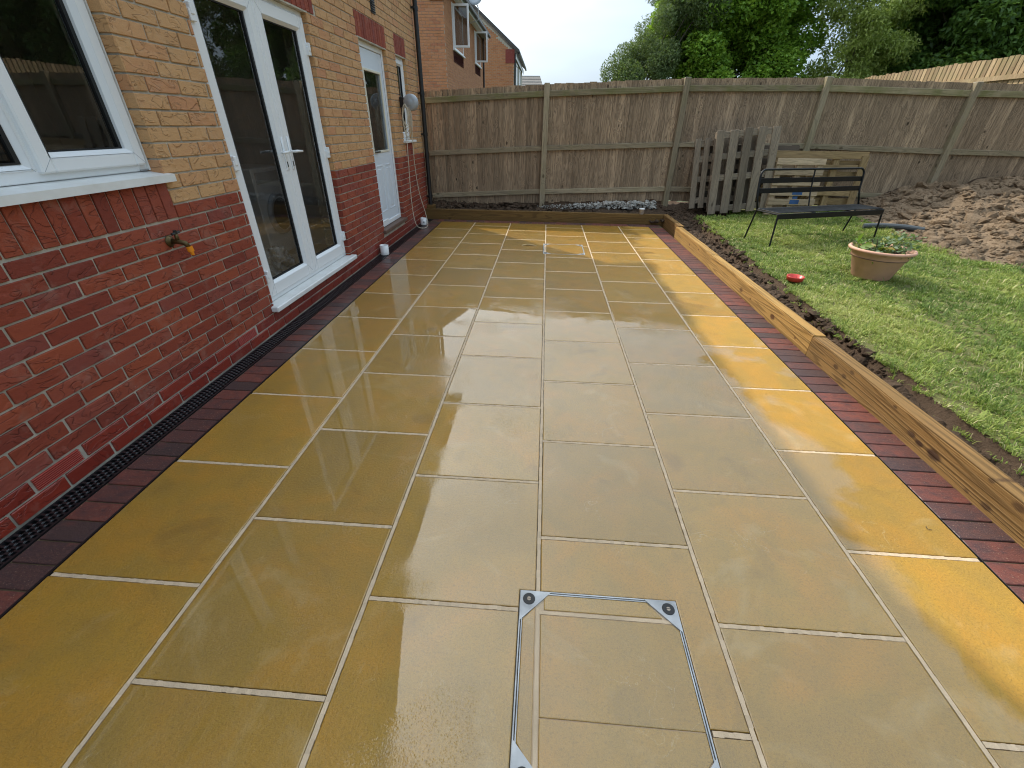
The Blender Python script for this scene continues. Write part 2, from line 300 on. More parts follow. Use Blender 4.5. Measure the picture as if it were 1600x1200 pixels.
M_bark = simple('bark', (.09, .07, .05), .9, var=.4, bscale=30, bdist=.01)
def mk_grass():
    g = G('grass blades'); a = g.new('Attribute', attribute_name='rnd'); f = a.outputs['Fac']
    c = g.ramp(f, [(.0, (.100, .170, .034)), (.30, (.180, .265, .050)), (.55, (.290, .365, .072)), (.84, (.43, .455, .13)), (.97, (.68, .60, .33))])
    g.set('Base Color', c); g.set('Roughness', .55); g.set('Specular IOR Level', .35)
    tr = g.new('BsdfTranslucent'); g.l.new(c, tr.inputs[0]); m = g.new('MixShader'); m.inputs[0].default_value = .35
    g.l.new(g.b.outputs[0], m.inputs[1]); g.l.new(tr.outputs[0], m.inputs[2]); g.l.new(m.outputs[0], g.n['Material Output'].inputs['Surface']); return g.m
M_grass = mk_grass()

# ------------------------------------------------------------------ mesh helpers
def wloc(o):
    v = Vector((0, 0, 0))
    while o is not None: v += o.location; o = o.parent
    return v
class MB:
    def __init__(s): s.v = []; s.f = []
    def add(s, vs, fs):
        b = len(s.v); s.v += [tuple(p) for p in vs]; s.f += [tuple(i+b for i in f) for f in fs]; return s
    def box(s, x0, x1, y0, y1, z0, z1, c=0, M=None):
        if not c:
            vs = [(x0, y0, z0), (x1, y0, z0), (x1, y1, z0), (x0, y1, z0), (x0, y0, z1), (x1, y0, z1), (x1, y1, z1), (x0, y1, z1)]
            fs = [(0, 3, 2, 1), (4, 5, 6, 7), (0, 1, 5, 4), (1, 2, 6, 5), (2, 3, 7, 6), (3, 0, 4, 7)]
        else:
            X = (x0, x1); Y = (y0, y1); Z = (z0, z1); vs = []; idx = {}
            for i in (0, 1):
                for j in (0, 1):
                    for k in (0, 1):
                        sx, sy, sz = (1-2*i)*c, (1-2*j)*c, (1-2*k)*c
                        for a in range(3):
                            p = [X[i]+sx, Y[j]+sy, Z[k]+sz]; p[a] = (X[i], Y[j], Z[k])[a]; idx[i, j, k, a] = len(vs); vs.append(tuple(p))
            I = idx; fs = []
            for i in (0, 1):
                q = [I[i, 0, 0, 0], I[i, 1, 0, 0], I[i, 1, 1, 0], I[i, 0, 1, 0]]; fs.append(q if i else q[::-1])
                q = [I[0, i, 0, 1], I[0, i, 1, 1], I[1, i, 1, 1], I[1, i, 0, 1]]; fs.append(q if i else q[::-1])
                q = [I[0, 0, i, 2], I[1, 0, i, 2], I[1, 1, i, 2], I[0, 1, i, 2]]; fs.append(q if i else q[::-1])
            for a in (0, 1):
                for b in (0, 1):
                    q = [I[a, b, 0, 0], I[a, b, 1, 0], I[a, b, 1, 1], I[a, b, 0, 1]]; fs.append(q[::-1] if (a == b) else q)
                    q = [I[a, 0, b, 0], I[a, 1, b, 0], I[a, 1, b, 2], I[a, 0, b, 2]]; fs.append(q if (a == b) else q[::-1])
                    q = [I[0, a, b, 1], I[1, a, b, 1], I[1, a, b, 2], I[0, a, b, 2]]; fs.append(q[::-1] if (a == b) else q)
                    for k in (0, 1):
                        q = [I[a, b, k, 0], I[a, b, k, 1], I[a, b, k, 2]]; fs.append(q if (a+b+k) % 2 else q[::-1])
        if M is not None: vs = [tuple(M @ Vector(p)) for p in vs]
        return s.add(vs, fs)
    def beam(s, p, q, w, h, c=0, up=(0, 0, 1)):
        p = Vector(p); q = Vector(q); d = q-p; l = d.length; x = d.normalized(); y = Vector(up).cross(x).normalized(); z = x.cross(y)
        Mx = Matrix([[x[i], y[i], z[i], p[i]] for i in range(3)]+[[0, 0, 0, 1]])
        return s.box(0, l, -w/2, w/2, -h/2, h/2, c, Mx)
    def tube(s, pts, r, n=8, cap=True):
        pts = [Vector(p) for p in pts]; rs = r if isinstance(r, (list, tuple)) else [r]*len(pts); rings = []; prev = None
        for i, p in enumerate(pts):
            t = ((pts[i+1] if i+1 < len(pts) else p)-(pts[i-1] if i else p)).normalized()
            a = prev if prev is not None else (Vector((0, 0, 1)) if abs(t.z) < .9 else Vector((1, 0, 0)))
            u = (a-t*a.dot(t)).normalized(); w = t.cross(u); prev = u
            rings.append([p+(u*math.cos(2*math.pi*k/n)+w*math.sin(2*math.pi*k/n))*rs[i] for k in range(n)])
        vs = [v for R in rings for v in R]; fs = []
        for i in range(len(pts)-1):
            for k in range(n): fs.append((i*n+k, i*n+(k+1) % n, (i+1)*n+(k+1) % n, (i+1)*n+k))
        if cap: fs.append(tuple(range(n))[::-1]); fs.append(tuple((len(pts)-1)*n+k for k in range(n)))
        return s.add(vs, fs)
    def lathe(s, prof, n=32, c=(0, 0, 0), M=None):
        vs = []; fs = []
        for r, z in prof:
            for k in range(n):
                a = 2*math.pi*k/n; vs.append(Vector((r*math.cos(a), r*math.sin(a), z)))
        for i in range(len(prof)-1):
            for k in range(n): fs.append((i*n+k, i*n+(k+1) % n, (i+1)*n+(k+1) % n, (i+1)*n+k))
        if M is not None: vs = [M @ v for v in vs]
        return s.add([v+Vector(c) for v in vs], fs)
    def prism(s, poly, z0, z1):
        n = len(poly); vs = [(x, y, z0) for x, y in poly]+[(x, y, z1) for x, y in poly]
        return s.add(vs, [tuple(range(n))[::-1], tuple(range(n, 2*n))]+[(i, (i+1) % n, n+(i+1) % n, n+i) for i in range(n)])
    def mesh(s, name, mat, smooth=False):
        m = bpy.data.meshes.new(name); m.from_pydata(s.v, [], s.f)
        for x in (mat if isinstance(mat, (list, tuple)) else [mat]): m.materials.append(x)
        if smooth: m.polygons.foreach_set('use_smooth', [True]*len(m.polygons))
        m.update(); return m
    def build(s, name, mat, parent=None, smooth=False, local=False):
        if parent is not None and not local:
            o = wloc(parent); s.v = [(p[0]-o.x, p[1]-o.y, p[2]-o.z) for p in s.v]
        ob = bpy.data.objects.new(name, s.mesh(name, mat, smooth)); col.objects.link(ob)
        if parent is not None: ob.parent = parent
        return ob
def tag(o, label=None, cat=None, group=None, kind=None):
    if label: o['label'] = label
    if cat: o['category'] = cat
    if group: o['group'] = group
    if kind: o['kind'] = kind
    return o
def empty(name, loc, label, cat, group=None, rz=0):
    o = bpy.data.objects.new(name, None); col.objects.link(o); o.location = loc; o.rotation_euler = (0, 0, rz); o.empty_display_size = .1
    return tag(o, label, cat, group)
def inst(name, mesh, parent, loc, scale=(1, 1, 1), rot=(0, 0, 0)):
    o = bpy.data.objects.new(name, mesh); col.objects.link(o); o.parent = parent
    o.location = loc; o.scale = scale; o.rotation_euler = rot; return o
def fix_normals(me):
    b = bmesh.new(); b.from_mesh(me); bmesh.ops.recalc_face_normals(b, faces=b.faces); b.to_mesh(me); b.free()

# ------------------------------------------------------------------ ground
g = MB(); g.add([(-300, -300, -.12), (300, -300, -.12), (300, 300, -.12), (-300, 300, -.12)], [(0, 1, 2, 3)]).build('ground', M_ground)['kind'] = 'structure'

# ------------------------------------------------------------------ patio
XL = [.030, .617, 1.229, 1.835, 2.441, 3.059, 3.571]; RP = .62496; YEND = 6.835; YBEG = -2.45
bed = MB(); bed.box(-.175, 3.80, YBEG, 7.05, -.11, -.008)
patio = bed.build('patio', M_base); patio['kind'] = 'structure'
JW = .0090   # half joint
def bevel_mesh(polys, zt=0.0, zb=-.03, w=.004, name='slab', jit=.0006):
    bm = bmesh.new(); vs = [bm.verts.new((x, y, zb)) for x, y in polys]; f = bm.faces.new(vs)
    r = bmesh.ops.extrude_face_region(bm, geom=[f]); nv = [e for e in r['geom'] if isinstance(e, bmesh.types.BMVert)]
    for v in nv: v.co.z = zt
    bmesh.ops.recalc_face_normals(bm, faces=bm.faces)
    top = [e for e in bm.edges if all(v.co.z > zt-.001 for v in e.verts)]
    bmesh.ops.bevel(bm, geom=top, offset=w, segments=2, profile=.6, affect='EDGES')
    m = bpy.data.meshes.new(name); bm.to_mesh(m); bm.free(); m.materials.append(M_slab); return m
def slab(poly, tilt=True):
    cx = sum(p[0] for p in poly)/len(poly); cy = sum(p[1] for p in poly)/len(poly)
    me = bevel_mesh([(x-cx, y-cy) for x, y in poly])
    o = inst('slab', me, patio, (cx, cy, random.uniform(-.0006, .0006) if tilt else 0))
    if tilt: o.rotation_euler = (random.gauss(0, .0006), random.gauss(0, .0006), random.gauss(0, .0008))
    return o
def rect(x0, x1, y0, y1): return [(x0, y0), (x1, y0), (x1, y1), (x0, y1)]
pnt = MB()
MH1 = (1.772, 2.322, -.478, .072); MH2 = (1.805, 2.357, 4.845, 5.400)
for c in range(6):
    x0, x1 = XL[c]+JW, XL[c+1]-JW
    if c == 0: x0 = XL[0]+.003
    if c == 5: x1 = XL[6]-.003
    off = 0 if c % 2 == 0 else .5
    if c == 5: off = .55
    ys = [YBEG]
    k = -4
    while (k+off)*RP < YEND-.1:
        y = (k+off)*RP
        if c == 5: y -= .0*k
        if y > YBEG+.1: ys.append(y+random.uniform(-.002, .002))
        k += 1
    ys.append(YEND)
    for a, b in zip(ys, ys[1:]):
        ya, yb = a+JW, b-JW
        if b == YEND: yb = YEND-.003
        # cut round the two recessed covers
        done = False
        for (mx0, mx1, my0, my1) in (MH1, MH2):
            gx0, gx1, gy0, gy1 = mx0-.003, mx1+.003, my0-.003, my1+.003
            if x0 < gx1 and x1 > gx0 and ya < gy1 and yb > gy0:
                done = True
                if c == 2:   # only the right-hand strip of this column is cut
                    if ya < gy0-.05 and yb > gy1+.05: slab([(x0, ya), (x1, ya), (x1, gy0), (gx0, gy0), (gx0, gy1), (x1, gy1), (x1, yb), (x0, yb)])
                    elif ya < gy0-.02: slab([(x0, ya), (x1, ya), (x1, gy0), (gx0, gy0), (gx0, yb), (x0, yb)])
                    elif yb > gy1+.02: slab([(x0, ya), (gx0, ya), (gx0, gy1), (x1, gy1), (x1, yb), (x0, yb)])
                    else: slab(rect(x0, gx0, ya, yb))
                else:
                    if ya < gy0-.02 and yb > gy1+.02: 
                        slab([(x0, gy1), (gx1, gy1), (gx1, ya+.2), (x1, ya+.2), (x1, yb), (x0, yb)]); slab([(x0, ya), (x1, ya), (x1, ya+.185), (gx1, ya+.185), (gx1, gy0), (x0, gy0)])
                    elif yb > gy1+.02: slab([(gx1, ya), (x1, ya), (x1, yb), (x0, yb), (x0, gy1), (gx1, gy1)])
                    elif ya < gy0-.02: slab([(x0, ya), (x1, ya), (x1, yb), (gx1, yb), (gx1, gy0), (x0, gy0)])
                    else: slab(rect(gx1, x1, ya, yb))
        if not done: slab(rect(x0, x1, ya, yb))
        if b < YEND:
            def outside(x):
                for (mx0, mx1, my0, my1) in (MH1, MH2):
                    if my0 < b < my1 and mx0-.002 < x < mx1+.002: return False
                return True
            segs = [(XL[c]+JW, XL[c+1]-JW)]
            n = 40; xs = np.linspace(*segs[0], n+1)
            for i in range(n):
                if outside((xs[i]+xs[i+1])/2): pnt.box(xs[i], xs[i+1], b-.0074+random.uniform(-.0012, .0008), b+.0062+random.uniform(-.0008, .0012), -.0075, -.0014+random.uniform(-.0005, .0005))
for c in range(1, 6):
    x = XL[c]; ys = np.arange(YBEG, YEND, .03)
    for a, b in zip(ys, ys[1:]):
        if any(m[0]-.005 < x < m[1]+.005 and m[2] < (a+b)/2 and (a+b)/2-.012 < m[3] for m in (MH1, MH2)): continue
        pnt.box(x-.0066+random.uniform(-.0010, .0008), x+.0072+random.uniform(-.0008, .0010), a, b+.0001, -.0075, -.0016+random.uniform(-.0005, .0005))
pnt.build('joint_mortar', M_point, patio)
# border pavers
def paver_mesh(lx, ly):
    return MB().box(-lx/2, lx/2, -ly/2, ly/2, -.05, -.001, .003).mesh('paver', M_block)
pm1 = paver_mesh(.190, .0970); pm2 = paver_mesh(.222, .0970); pm3 = paver_mesh(.0970, .185)
y = -2.4
while y < 6.80:
    inst('paver', pm1, patio, (-.0735+random.uniform(-.001, .001), y, random.uniform(-.001, .0008)), rot=(random.gauss(0, .006), random.gauss(0, .004), random.gauss(0, .004)))
    y += .1035
y = -2.4
while y < 6.80:
    inst('paver', pm2, patio, (3.6865+random.uniform(-.001, .001), y, random.uniform(-.001, .0008)), rot=(random.gauss(0, .006), random.gauss(0, .004), random.gauss(0, .004)))
    y += .1035
x = -.12
while x < 3.78:
    inst('paver', pm3, patio, (x, 6.942, random.uniform(-.001, .0008)), rot=(random.gauss(0, .004), random.gauss(0, .006), 0)); x += .1035
# thin dark restraint strips either side of the slabs
MB().box(.020, .030, YBEG, 6.83, -.02, .0005).build('edge_strip', M_black, patio)
MB().box(3.5725, 3.5755, YBEG, 6.83, -.02, .0005).build('edge_strip', M_black, patio)

# recessed access covers
def cover(m, label, strips, slabs, far=False):
    x0, x1, y0, y1 = m; t = .004; root = empty('access_cover', ((x0+x1)/2, (y0+y1)/2, 0), label, 'manhole cover', 'recessed metal-framed covers set into the patio')
    f = MB(); zt = .0015
    for (a, b) in ((0, t), (t+.0035, 2*t+.0030)):
        f.box(x0+a, x1-a, y0+a, y0+b, -.05, zt-a*.05); f.box(x0+a, x1-a, y1-b, y1-a, -.05, zt-a*.05)
        f.box(x0+a, x0+b, y0+b, y1-b, -.05, zt-a*.05); f.box(x1-b, x1-a, y0+b, y1-b, -.05, zt-a*.05)
    f.build('frame', M_steel, root)
    MB().box(x0+.012, x1-.012, y0+.012, y1-.012, -.05, -.004).build('tray', M_point, root)
    cs = .108
    for sx in (0, 1):
        for sy in (0, 1):
            cx = x1-.002 if sx else x0+.002; cy = y1-.002 if sy else y0+.002; dx = -1 if sx else 1; dy = -1 if sy else 1
            P = [(cx, cy), (cx+dx*cs, cy), (cx, cy+dy*cs)]
            if dx*dy < 0: P = P[::-1]
            pl = MB().prism(P, -.02, .0030).build('corner_plate', M_steel, root)
            px, py = cx+dx*.030, cy+dy*.030
            MB().lathe([(0, .0046), (.012, .0046), (.0205, .0046), (.0215, .0038), (.0215, .001)], 24, (px, py, 0)).build('plug', M_gasket, pl)
            sc = MB().lathe([(0, .0058), (.0065, .0058), (.0075, .0048)], 16, (px, py, 0)); sc.build('screw', M_screw, pl)
            MB().box(px-.008, px+.008, py-.001, py+.001, .0055, .0063).build('slot', M_gasket, pl)
    g = .0135
    def clip(p):
        return p
    for s in slabs: 
        me = bevel_mesh([(x-root.location.x, y-root.location.y) for x, y in s], name='slab_infill', w=.0025)
        o = inst('slab_infill', me, root, (0, 0, 0))
    b = MB()
    for s in strips: b.box(*s, -.012, -.0015)
    b.build('joint_mortar', M_point, root)
    return root
ix0, ix1, iy0, iy1 = MH1[0]+.0115, MH1[1]-.0115, MH1[2]+.0115, MH1[3]-.0115; k = .093
jx = 1.836; jy = -.002; jz = -.312
cover(MH1, 'near square metal frame set into the slabs, with black round corner plugs', [(ix0, jx-.006, jy-.008, jy+.004) if 0 else (jx+.006, ix1-.02, jy-.008, jy+.004), (jx-.006, jx+.006, iy0+.03, iy1-.05)],
      [[(ix0+k-.02, iy1), (ix0+k-.02+.001, jy+.008), (ix1-k+.045, jy+.008), (ix1-k, iy1)][::-1],
       [(ix0, iy0+k), (jx-.009, iy0+.035), (jx-.009, iy1-.045), (ix0, iy1-k)],
       [(jx+.009, jz+.001), (ix1, jz+.001), (ix1, iy1-k), (ix1-.022, jy-.011), (jx+.009, jy-.011)],
       [(jx+.009, iy0+.0), (ix1-k, iy0), (ix1, iy0+k), (ix1, jz-.002), (jx+.009, jz-.002)]])
ax0, ax1, ay0, ay1 = MH2[0]+.0115, MH2[1]-.0115, MH2[2]+.0115, MH2[3]-.0115
cover(MH2, 'far square metal frame set into the slabs near the timber sleeper', [(1.836-.007, 1.836+.007, ay0+.03, ay1-.03)],
      [[(1.846, ay0+.05), (1.846+k-.03, ay0), (ax1-k, ay0), (ax1, ay0+k), (ax1, ay1-k), (ax1-k, ay1), (1.846+k-.03, ay1), (1.846, ay1-.05)]])

# ------------------------------------------------------------------ linear drain along the wall
dr = empty('channel_drain', (-.235, 2, 0), 'long black plastic channel drain with slotted grating at the foot of the brick wall', 'drain')
MB().box(-.294, -.176, -2.4, 7.28, -.10, -.020).build('channel', M_drain, dr)
r = MB(); r.box(-.293, -.284, -2.4, 7.28, -.0195, -.001); r.box(-.186, -.177, -2.4, 7.28, -.0195, -.001); r.build('rim', M_drain, dr)
seg = -2.4
while seg < 7.2:
    gb = MB(); L1 = min(.998, 7.28-seg)
    for xr in (-.2586, -.2330, -.2085): gb.box(xr-.0028, xr+.0028, seg, seg+L1, -.012, -.0035, .0008)
    y = seg; i = 0
    while y < seg+L1-.012:
        for j, (xa, xb) in enumerate(((-.2835, -.2620), (-.2560, -.2360), (-.2300, -.2115), (-.2055, -.1865))):
            yo = y+(.0135 if j % 2 else 0)
            gb.box(xa-.003, xb+.003, yo+.002, yo+.0135, -.011, -.0012, .0016)
        y += .027; i += 1
    gb.build('grating', M_drain, dr); seg += 1.0

# ------------------------------------------------------------------ house
WX = -.30; HL = .0738; HU = .0756; BAND = 14*HL; DEP = -.105
house = empty('house', (WX, 3, 0), 'red and buff brick house wall with white framed doors and windows along the patio', 'house')
ops = [(-1.3, 1.60, 1.172, 2.243), (2.185, 3.725, .185, 2.243), (4.86, 5.80, .185, 2.243), (6.18, 6.67, 1.215, 2.243)]   # y0 y1 z0 z1
Y0, Y1, ZT = -2.6, 7.30, 4.06
w = MB(); T = .25; fx = WX-.0085
ycuts = [Y0]+[v for o_ in ops for v in o_[:2]]+[Y1]
for a, b in zip(ycuts[::2], ycuts[1::2]): w.box(WX-T, fx, a, b-.0, -.1, ZT)
for o_ in ops:
    w.box(WX-T, fx, o_[0], o_[1], -.1, o_[2]); w.box(WX-T, fx, o_[0], o_[1], o_[3]+.012, ZT)
gab = lambda y: ZT+1.25*(3.2-y)
w.add([(WX-T, Y0, ZT), (WX-T, 3.2, ZT), (WX-T, .8, gab(.8)), (WX-T, Y0, gab(.8)-2), (fx, Y0, ZT), (fx, 3.2, ZT), (fx, .8, gab(.8)), (fx, Y0, gab(.8)-2)], [(0, 1, 2, 3), (7, 6, 5, 4), (1, 5, 6, 2), (2, 6, 7, 3)])
wall = w.build('wall', M_mortar, house)
# bricks: list of (y0,y1,z0,z1,kind)
bricks = []
def sub(y0, y1, z0, z1):
    segs = [(y0, y1)]
    for (a, b, c, d) in ops+sold:
        if z1 > c+.02 and z0 < d-.02:
            ns = []
            for s0, s1 in segs:
                if s1 <= a or s0 >= b: ns.append((s0, s1)); continue
                if s0 < a: ns.append((s0, a))
                if s1 > b: ns.append((b, s1))
            segs = ns
    return [s for s in segs if s[1]-s[0] > .03]
LT = 2.243+3*HU
sold = [(-1.32, 1.585, 13*HL+.002, 1.172), (-1.45, 1.75, 2.243, LT), (2.04, 3.87, 2.243, LT), (4.84, 5.82, 2.243, LT), (6.17, 6.68, 2.243, LT), (6.26, 6.60, BAND, 1.215)]
vents = [(.305, .52), (1.695, 1.91)]
kk = 0; z = 0.0
while z < ZT-.02 or z < 6:
    h = HL if kk < 14 else HU
    ph = .65 if kk % 2 == 0 else .5335
    n0 = int((Y0-ph)/.2325)-1
    for n in range(n0, 40):
        a = ph+n*.2325+.0052; b = a+.2325-.0120
        if a > Y1-.01 or b < Y0: continue
        b = min(b, Y1); a = max(a, Y0)
        if z > ZT-.03:
            if b > 3.2-(z+h-ZT)/1.25: continue
        if kk == 1 and any(b > v[0]+.02 and a < v[1]-.02 for v in vents):
            continue
        for s0, s1 in sub(a, b, z, z+h):
            kind = 'wet' if kk < 2 else 'red' if kk < 14 else 'buff'
            bricks.append((s0, s1, z+.0052, z+h-.0052, kind))
    z += h; kk += 1
# gaps round the vents
for v in vents:
    n = [p for p in bricks if p[4] == 'wet' and abs(p[2]-(HL+.0048)) < .001]
    lo = max([p[1] for p in n if p[1] < v[0]+.03] or [v[0]-.1]); hi = min([p[0] for p in n if p[0] > v[1]-.03] or [v[1]+.1])
    if v[0]-lo > .04: bricks.append((lo+.0104, v[0]-.008, HL+.0048, 2*HL-.0048, 'wet'))
    if hi-v[1] > .04: bricks.append((v[1]+.008, hi-.0104, HL+.0048, 2*HL-.0048, 'wet'))
def soldiers(a, b, z0, z1, kind='red', pitch=.0765, ph=0):
    n = max(1, round((b-a)/pitch)); p = (b-a)/n
    for i in range(n): bricks.append((a+i*p+.0045, a+(i+1)*p-.0045, z0+.003, z1-.005, kind))
soldiers(-1.32, 1.585, 13*HL+.0055, 1.175)
for s in sold[1:5]: soldiers(s[0], s[1], s[2]+.002, s[3])
for s in [(6.26, 6.60, BAND+.003, BAND+HU), (6.26, 6.60, BAND+HU, 1.215)]: bricks.append((s[0]+.004, (s[0]+s[1])/2+.03, s[2], s[3]-.005, 'red')); bricks.append(((s[0]+s[1])/2+.04, s[1]-.004, s[2], s[3]-.005, 'red'))
M_vent = simple('terracotta vent', (.40, .035, .018), .4, var=.1, bdist=.0004, coat=.4)
MATB = {'red': M_red, 'wet': M_redwet, 'buff': M_buff}
bm_std = {k: MB().box(-.018, 0, -.5, .5, -.5, .5).mesh('brick', m) for k, m in MATB.items()}
def brick_unit(kind, ly, lz, c=.0022):
    return MB().box(-.018, 0, -ly/2, ly/2, -lz/2, lz/2, c).mesh('brick', MATB[kind])
cache = {}
def seen(b):
    cy, cz = (b[0]+b[1])/2, (b[2]+b[3])/2; X, Yp, d = px_of((WX, cy, cz))
    if d < .1: return 0
    q = [px_of((WX, yy, zz)) for yy, zz in ((b[0], b[2]), (b[1], b[2]), (b[1], b[3]), (b[0], b[3]))]
    if any(t[2] < .1 for t in q): return 0
    if all(t[0] < 0 for t in q) or all(t[1] < 0 for t in q) or all(t[1] > 1200 for t in q): return 0
    A = 0
    for i in range(4): A += q[i][0]*q[(i+1) % 4][1]-q[(i+1) % 4][0]*q[i][1]
    return abs(A)
order = sorted(bricks, key=seen, reverse=True)
wl = wloc(wall)
rest = {k: MB() for k in MATB}
for i, b in enumerate(order):
    ly, lz = b[1]-b[0], b[3]-b[2]; out = random.uniform(-.0012, .0016)
    if i < 296:
        key = (b[4], round(ly, 2), round(lz, 3))
        if key not in cache: cache[key] = brick_unit(b[4], round(ly, 2), round(lz, 3))
        inst('brick', cache[key], wall, Vector((WX+out, (b[0]+b[1])/2+random.uniform(-.0012, .0012), (b[2]+b[3])/2+random.uniform(-.001, .001)))-wl,
             (1, ly/round(ly, 2), lz/round(lz, 3)), (random.gauss(0, .004), random.gauss(0, .006), random.gauss(0, .003)))
    else:
        rest[b[4]].box(WX-.018, WX+out, b[0], b[1], b[2], b[3], .0018 if seen(b) > 30 else 0)
for k, mb in rest.items():
    if mb.v: mb.build('brick_courses', MATB[k], wall)['kind'] = 'stuff'
# reveal (return) bricks at the far jamb of each opening and along the near jambs
rv = {'red': MB(), 'buff': MB()}
for (a, b, c, d) in ops:
    z = 0; k_ = 0
    while z < d-.02:
        h = HL if k_ < 14 else HU
        if z+h > c+.02:
            kd = 'red' if k_ < 14 else 'buff'; z0 = max(z+.0048, c); z1 = min(z+h-.0048, d)
            rv[kd].box(WX-.102, WX-.0015, b-.0085, b+.012, z0, z1, .002)
            rv[kd].box(WX-.102, WX-.0015, a-.012, a+.0085, z0, z1, .002)
        z += h; k_ += 1
for k, mb in rv.items(): mb.build('reveal_bricks', MATB[k], wall)['kind'] = 'stuff'
for (a, b, c, d) in ops: MB().box(WX-.11, WX-.002, a-.01, b+.01, d-.006, d+.006).build('lintel_plate', M_mortar, wall)
# terracotta vent bricks
for v in vents:
    vb = MB(); vb.box(WX-.02, WX-.014, v[0], v[1], HL+.004, 2*HL-.004)
    for i in range(7): 
        zz = HL+.007+i*.0088; vb.box(WX-.016, WX+.002, v[0]+.004, v[1]-.004, zz, zz+.0048, .001)
    vb.build('vent_brick', M_vent, wall)

# --- joinery
def ring(mb, x0, x1, a, b, c, d, wdt, ch=.004, bot=None):
    bot = bot or wdt
    mb.box(x0, x1, a, a+wdt, c, d, ch); mb.box(x0, x1, b-wdt, b, c, d, ch)
    mb.box(x0, x1-.0004, a+wdt-.002, b-wdt+.002, c, c+bot, ch); mb.box(x0, x1-.0004, a+wdt-.002, b-wdt+.002, d-wdt, d, ch)
def sash(parent, xf, a, b, c, d, wdt, proud=.018, bot=None, name='sash', pane=True):
    m = MB(); ring(m, xf-.05, xf+proud, a, b, c, d, wdt, .007, bot); s = m.build(name, M_upvc, parent)
    bt = bot or wdt; ga, gb_, gc, gd = a+wdt, b-wdt, c+bt, d-wdt
    bx = xf+proud-.004; q = .017
    def slope(p0, p1, p2, p3): bead.add([p0, p1, p2, p3], [(0, 1, 2, 3)])
    bead = MB(); o0 = (ga-.002, gb_+.002, gc-.002, gd+.002); i0 = (ga+q, gb_-q, gc+q, gd-q)
    co = [(bx+.0045, o0[0], o0[2]), (bx+.0045, o0[1], o0[2]), (bx+.0045, o0[1], o0[3]), (bx+.0045, o0[0], o0[3])]; ci = [(bx-.017, i0[0], i0[2]), (bx-.017, i0[1], i0[2]), (bx-.017, i0[1], i0[3]), (bx-.017, i0[0], i0[3])]
    for e in range(4): slope(co[e], co[(e+1) % 4], ci[(e+1) % 4], ci[e])
    cb = [(xf-.02, y_, z_) for _, y_, z_ in ci]
    for e in range(4): slope(ci[e], ci[(e+1) % 4], cb[(e+1) % 4], cb[e])
    bead.build('glazing_bead', M_upvc, parent)
    mt = MB()   # mitre joints at the corners
    for (ya, za, yb, zb) in ((a, c, ga, gc), (b, c, gb_, gc), (a, d, ga, gd), (b, d, gb_, gd)): mt.beam((xf+proud+.0002, ya+(yb-ya)*.12, za+(zb-za)*.12), (xf+proud+.0002, yb, zb), .0012, .0016)
    mt.build('mitre_joint', M_reel, parent)['kind'] = 'stuff'
    ga, gb_, gc, gd = ga+q, gb_-q, gc+q, gd-q
    k = MB(); t = .007
    k.box(xf-.028, xf-.002, ga, ga+t, gc, gd); k.box(xf-.028, xf-.002, gb_-t*2.6, gb_, gc, gd); k.box(xf-.028, xf-.002, ga+t, gb_-t*2.6, gc, gc+t); k.box(xf-.028, xf-.002, ga+t, gb_-t*2.6, gd-t, gd)
    k.build('gasket', M_gasket, parent)
    MB().box(xf-.020, xf-.012, ga+t, gb_-t*2.6, gc+t, gd-t).build('pane', M_glass, parent)
    return s
FX = -.385
win = empty('window', (FX, .4, 1.2), None, None); win.parent = house; win.location = Vector((FX, .4, 1.2))-house.location; win['label'] = 'large white casement window over the row of upright bricks'
m = MB(); ring(m, FX-.06, FX+.008, -1.27, 1.592, 1.205, 2.238, .055); m.box(FX-.06, FX+.010, .995, 1.04, 1.25, 2.19, .004); m.box(FX-.06, FX+.010, -.25, -.175, 1.25, 2.19, .004); m.build('frame', M_upvc, win)
sash(win, FX, 1.016, 1.566, 1.237, 2.21, .060, .034)
sash(win, FX, -.19, 1.006, 1.245, 2.20, .014, .0135)
sash(win, FX, -1.24, -.235, 1.237, 2.21, .060, .034)
sm = MB(); sm.add([(FX-.02, -1.33, 1.205), (FX-.02, 1.63, 1.205), (WX+.030, 1.63, 1.186), (WX+.030, -1.33, 1.186), (FX-.02, -1.33, 1.172), (FX-.02, 1.63, 1.172), (WX+.030, 1.63, 1.150), (WX+.030, -1.33, 1.150)],
    [(0, 3, 2, 1), (4, 5, 6, 7), (3, 7, 6, 2), (0, 1, 5, 4), (1, 2, 6, 5), (0, 4, 7, 3)]); so = sm.build('sill', M_upvc2, win)
MB().box(FX+.004, FX+.016, 1.53, 1.585, 1.2065, 1.2135, .002).build('latch_plate', M_steel, win)
# sealant line at the far jamb
MB().box(FX+.006, FX+.022, 1.583, 1.5915, 1.206, 2.238, .002).build('sealant', M_upvc2, win)
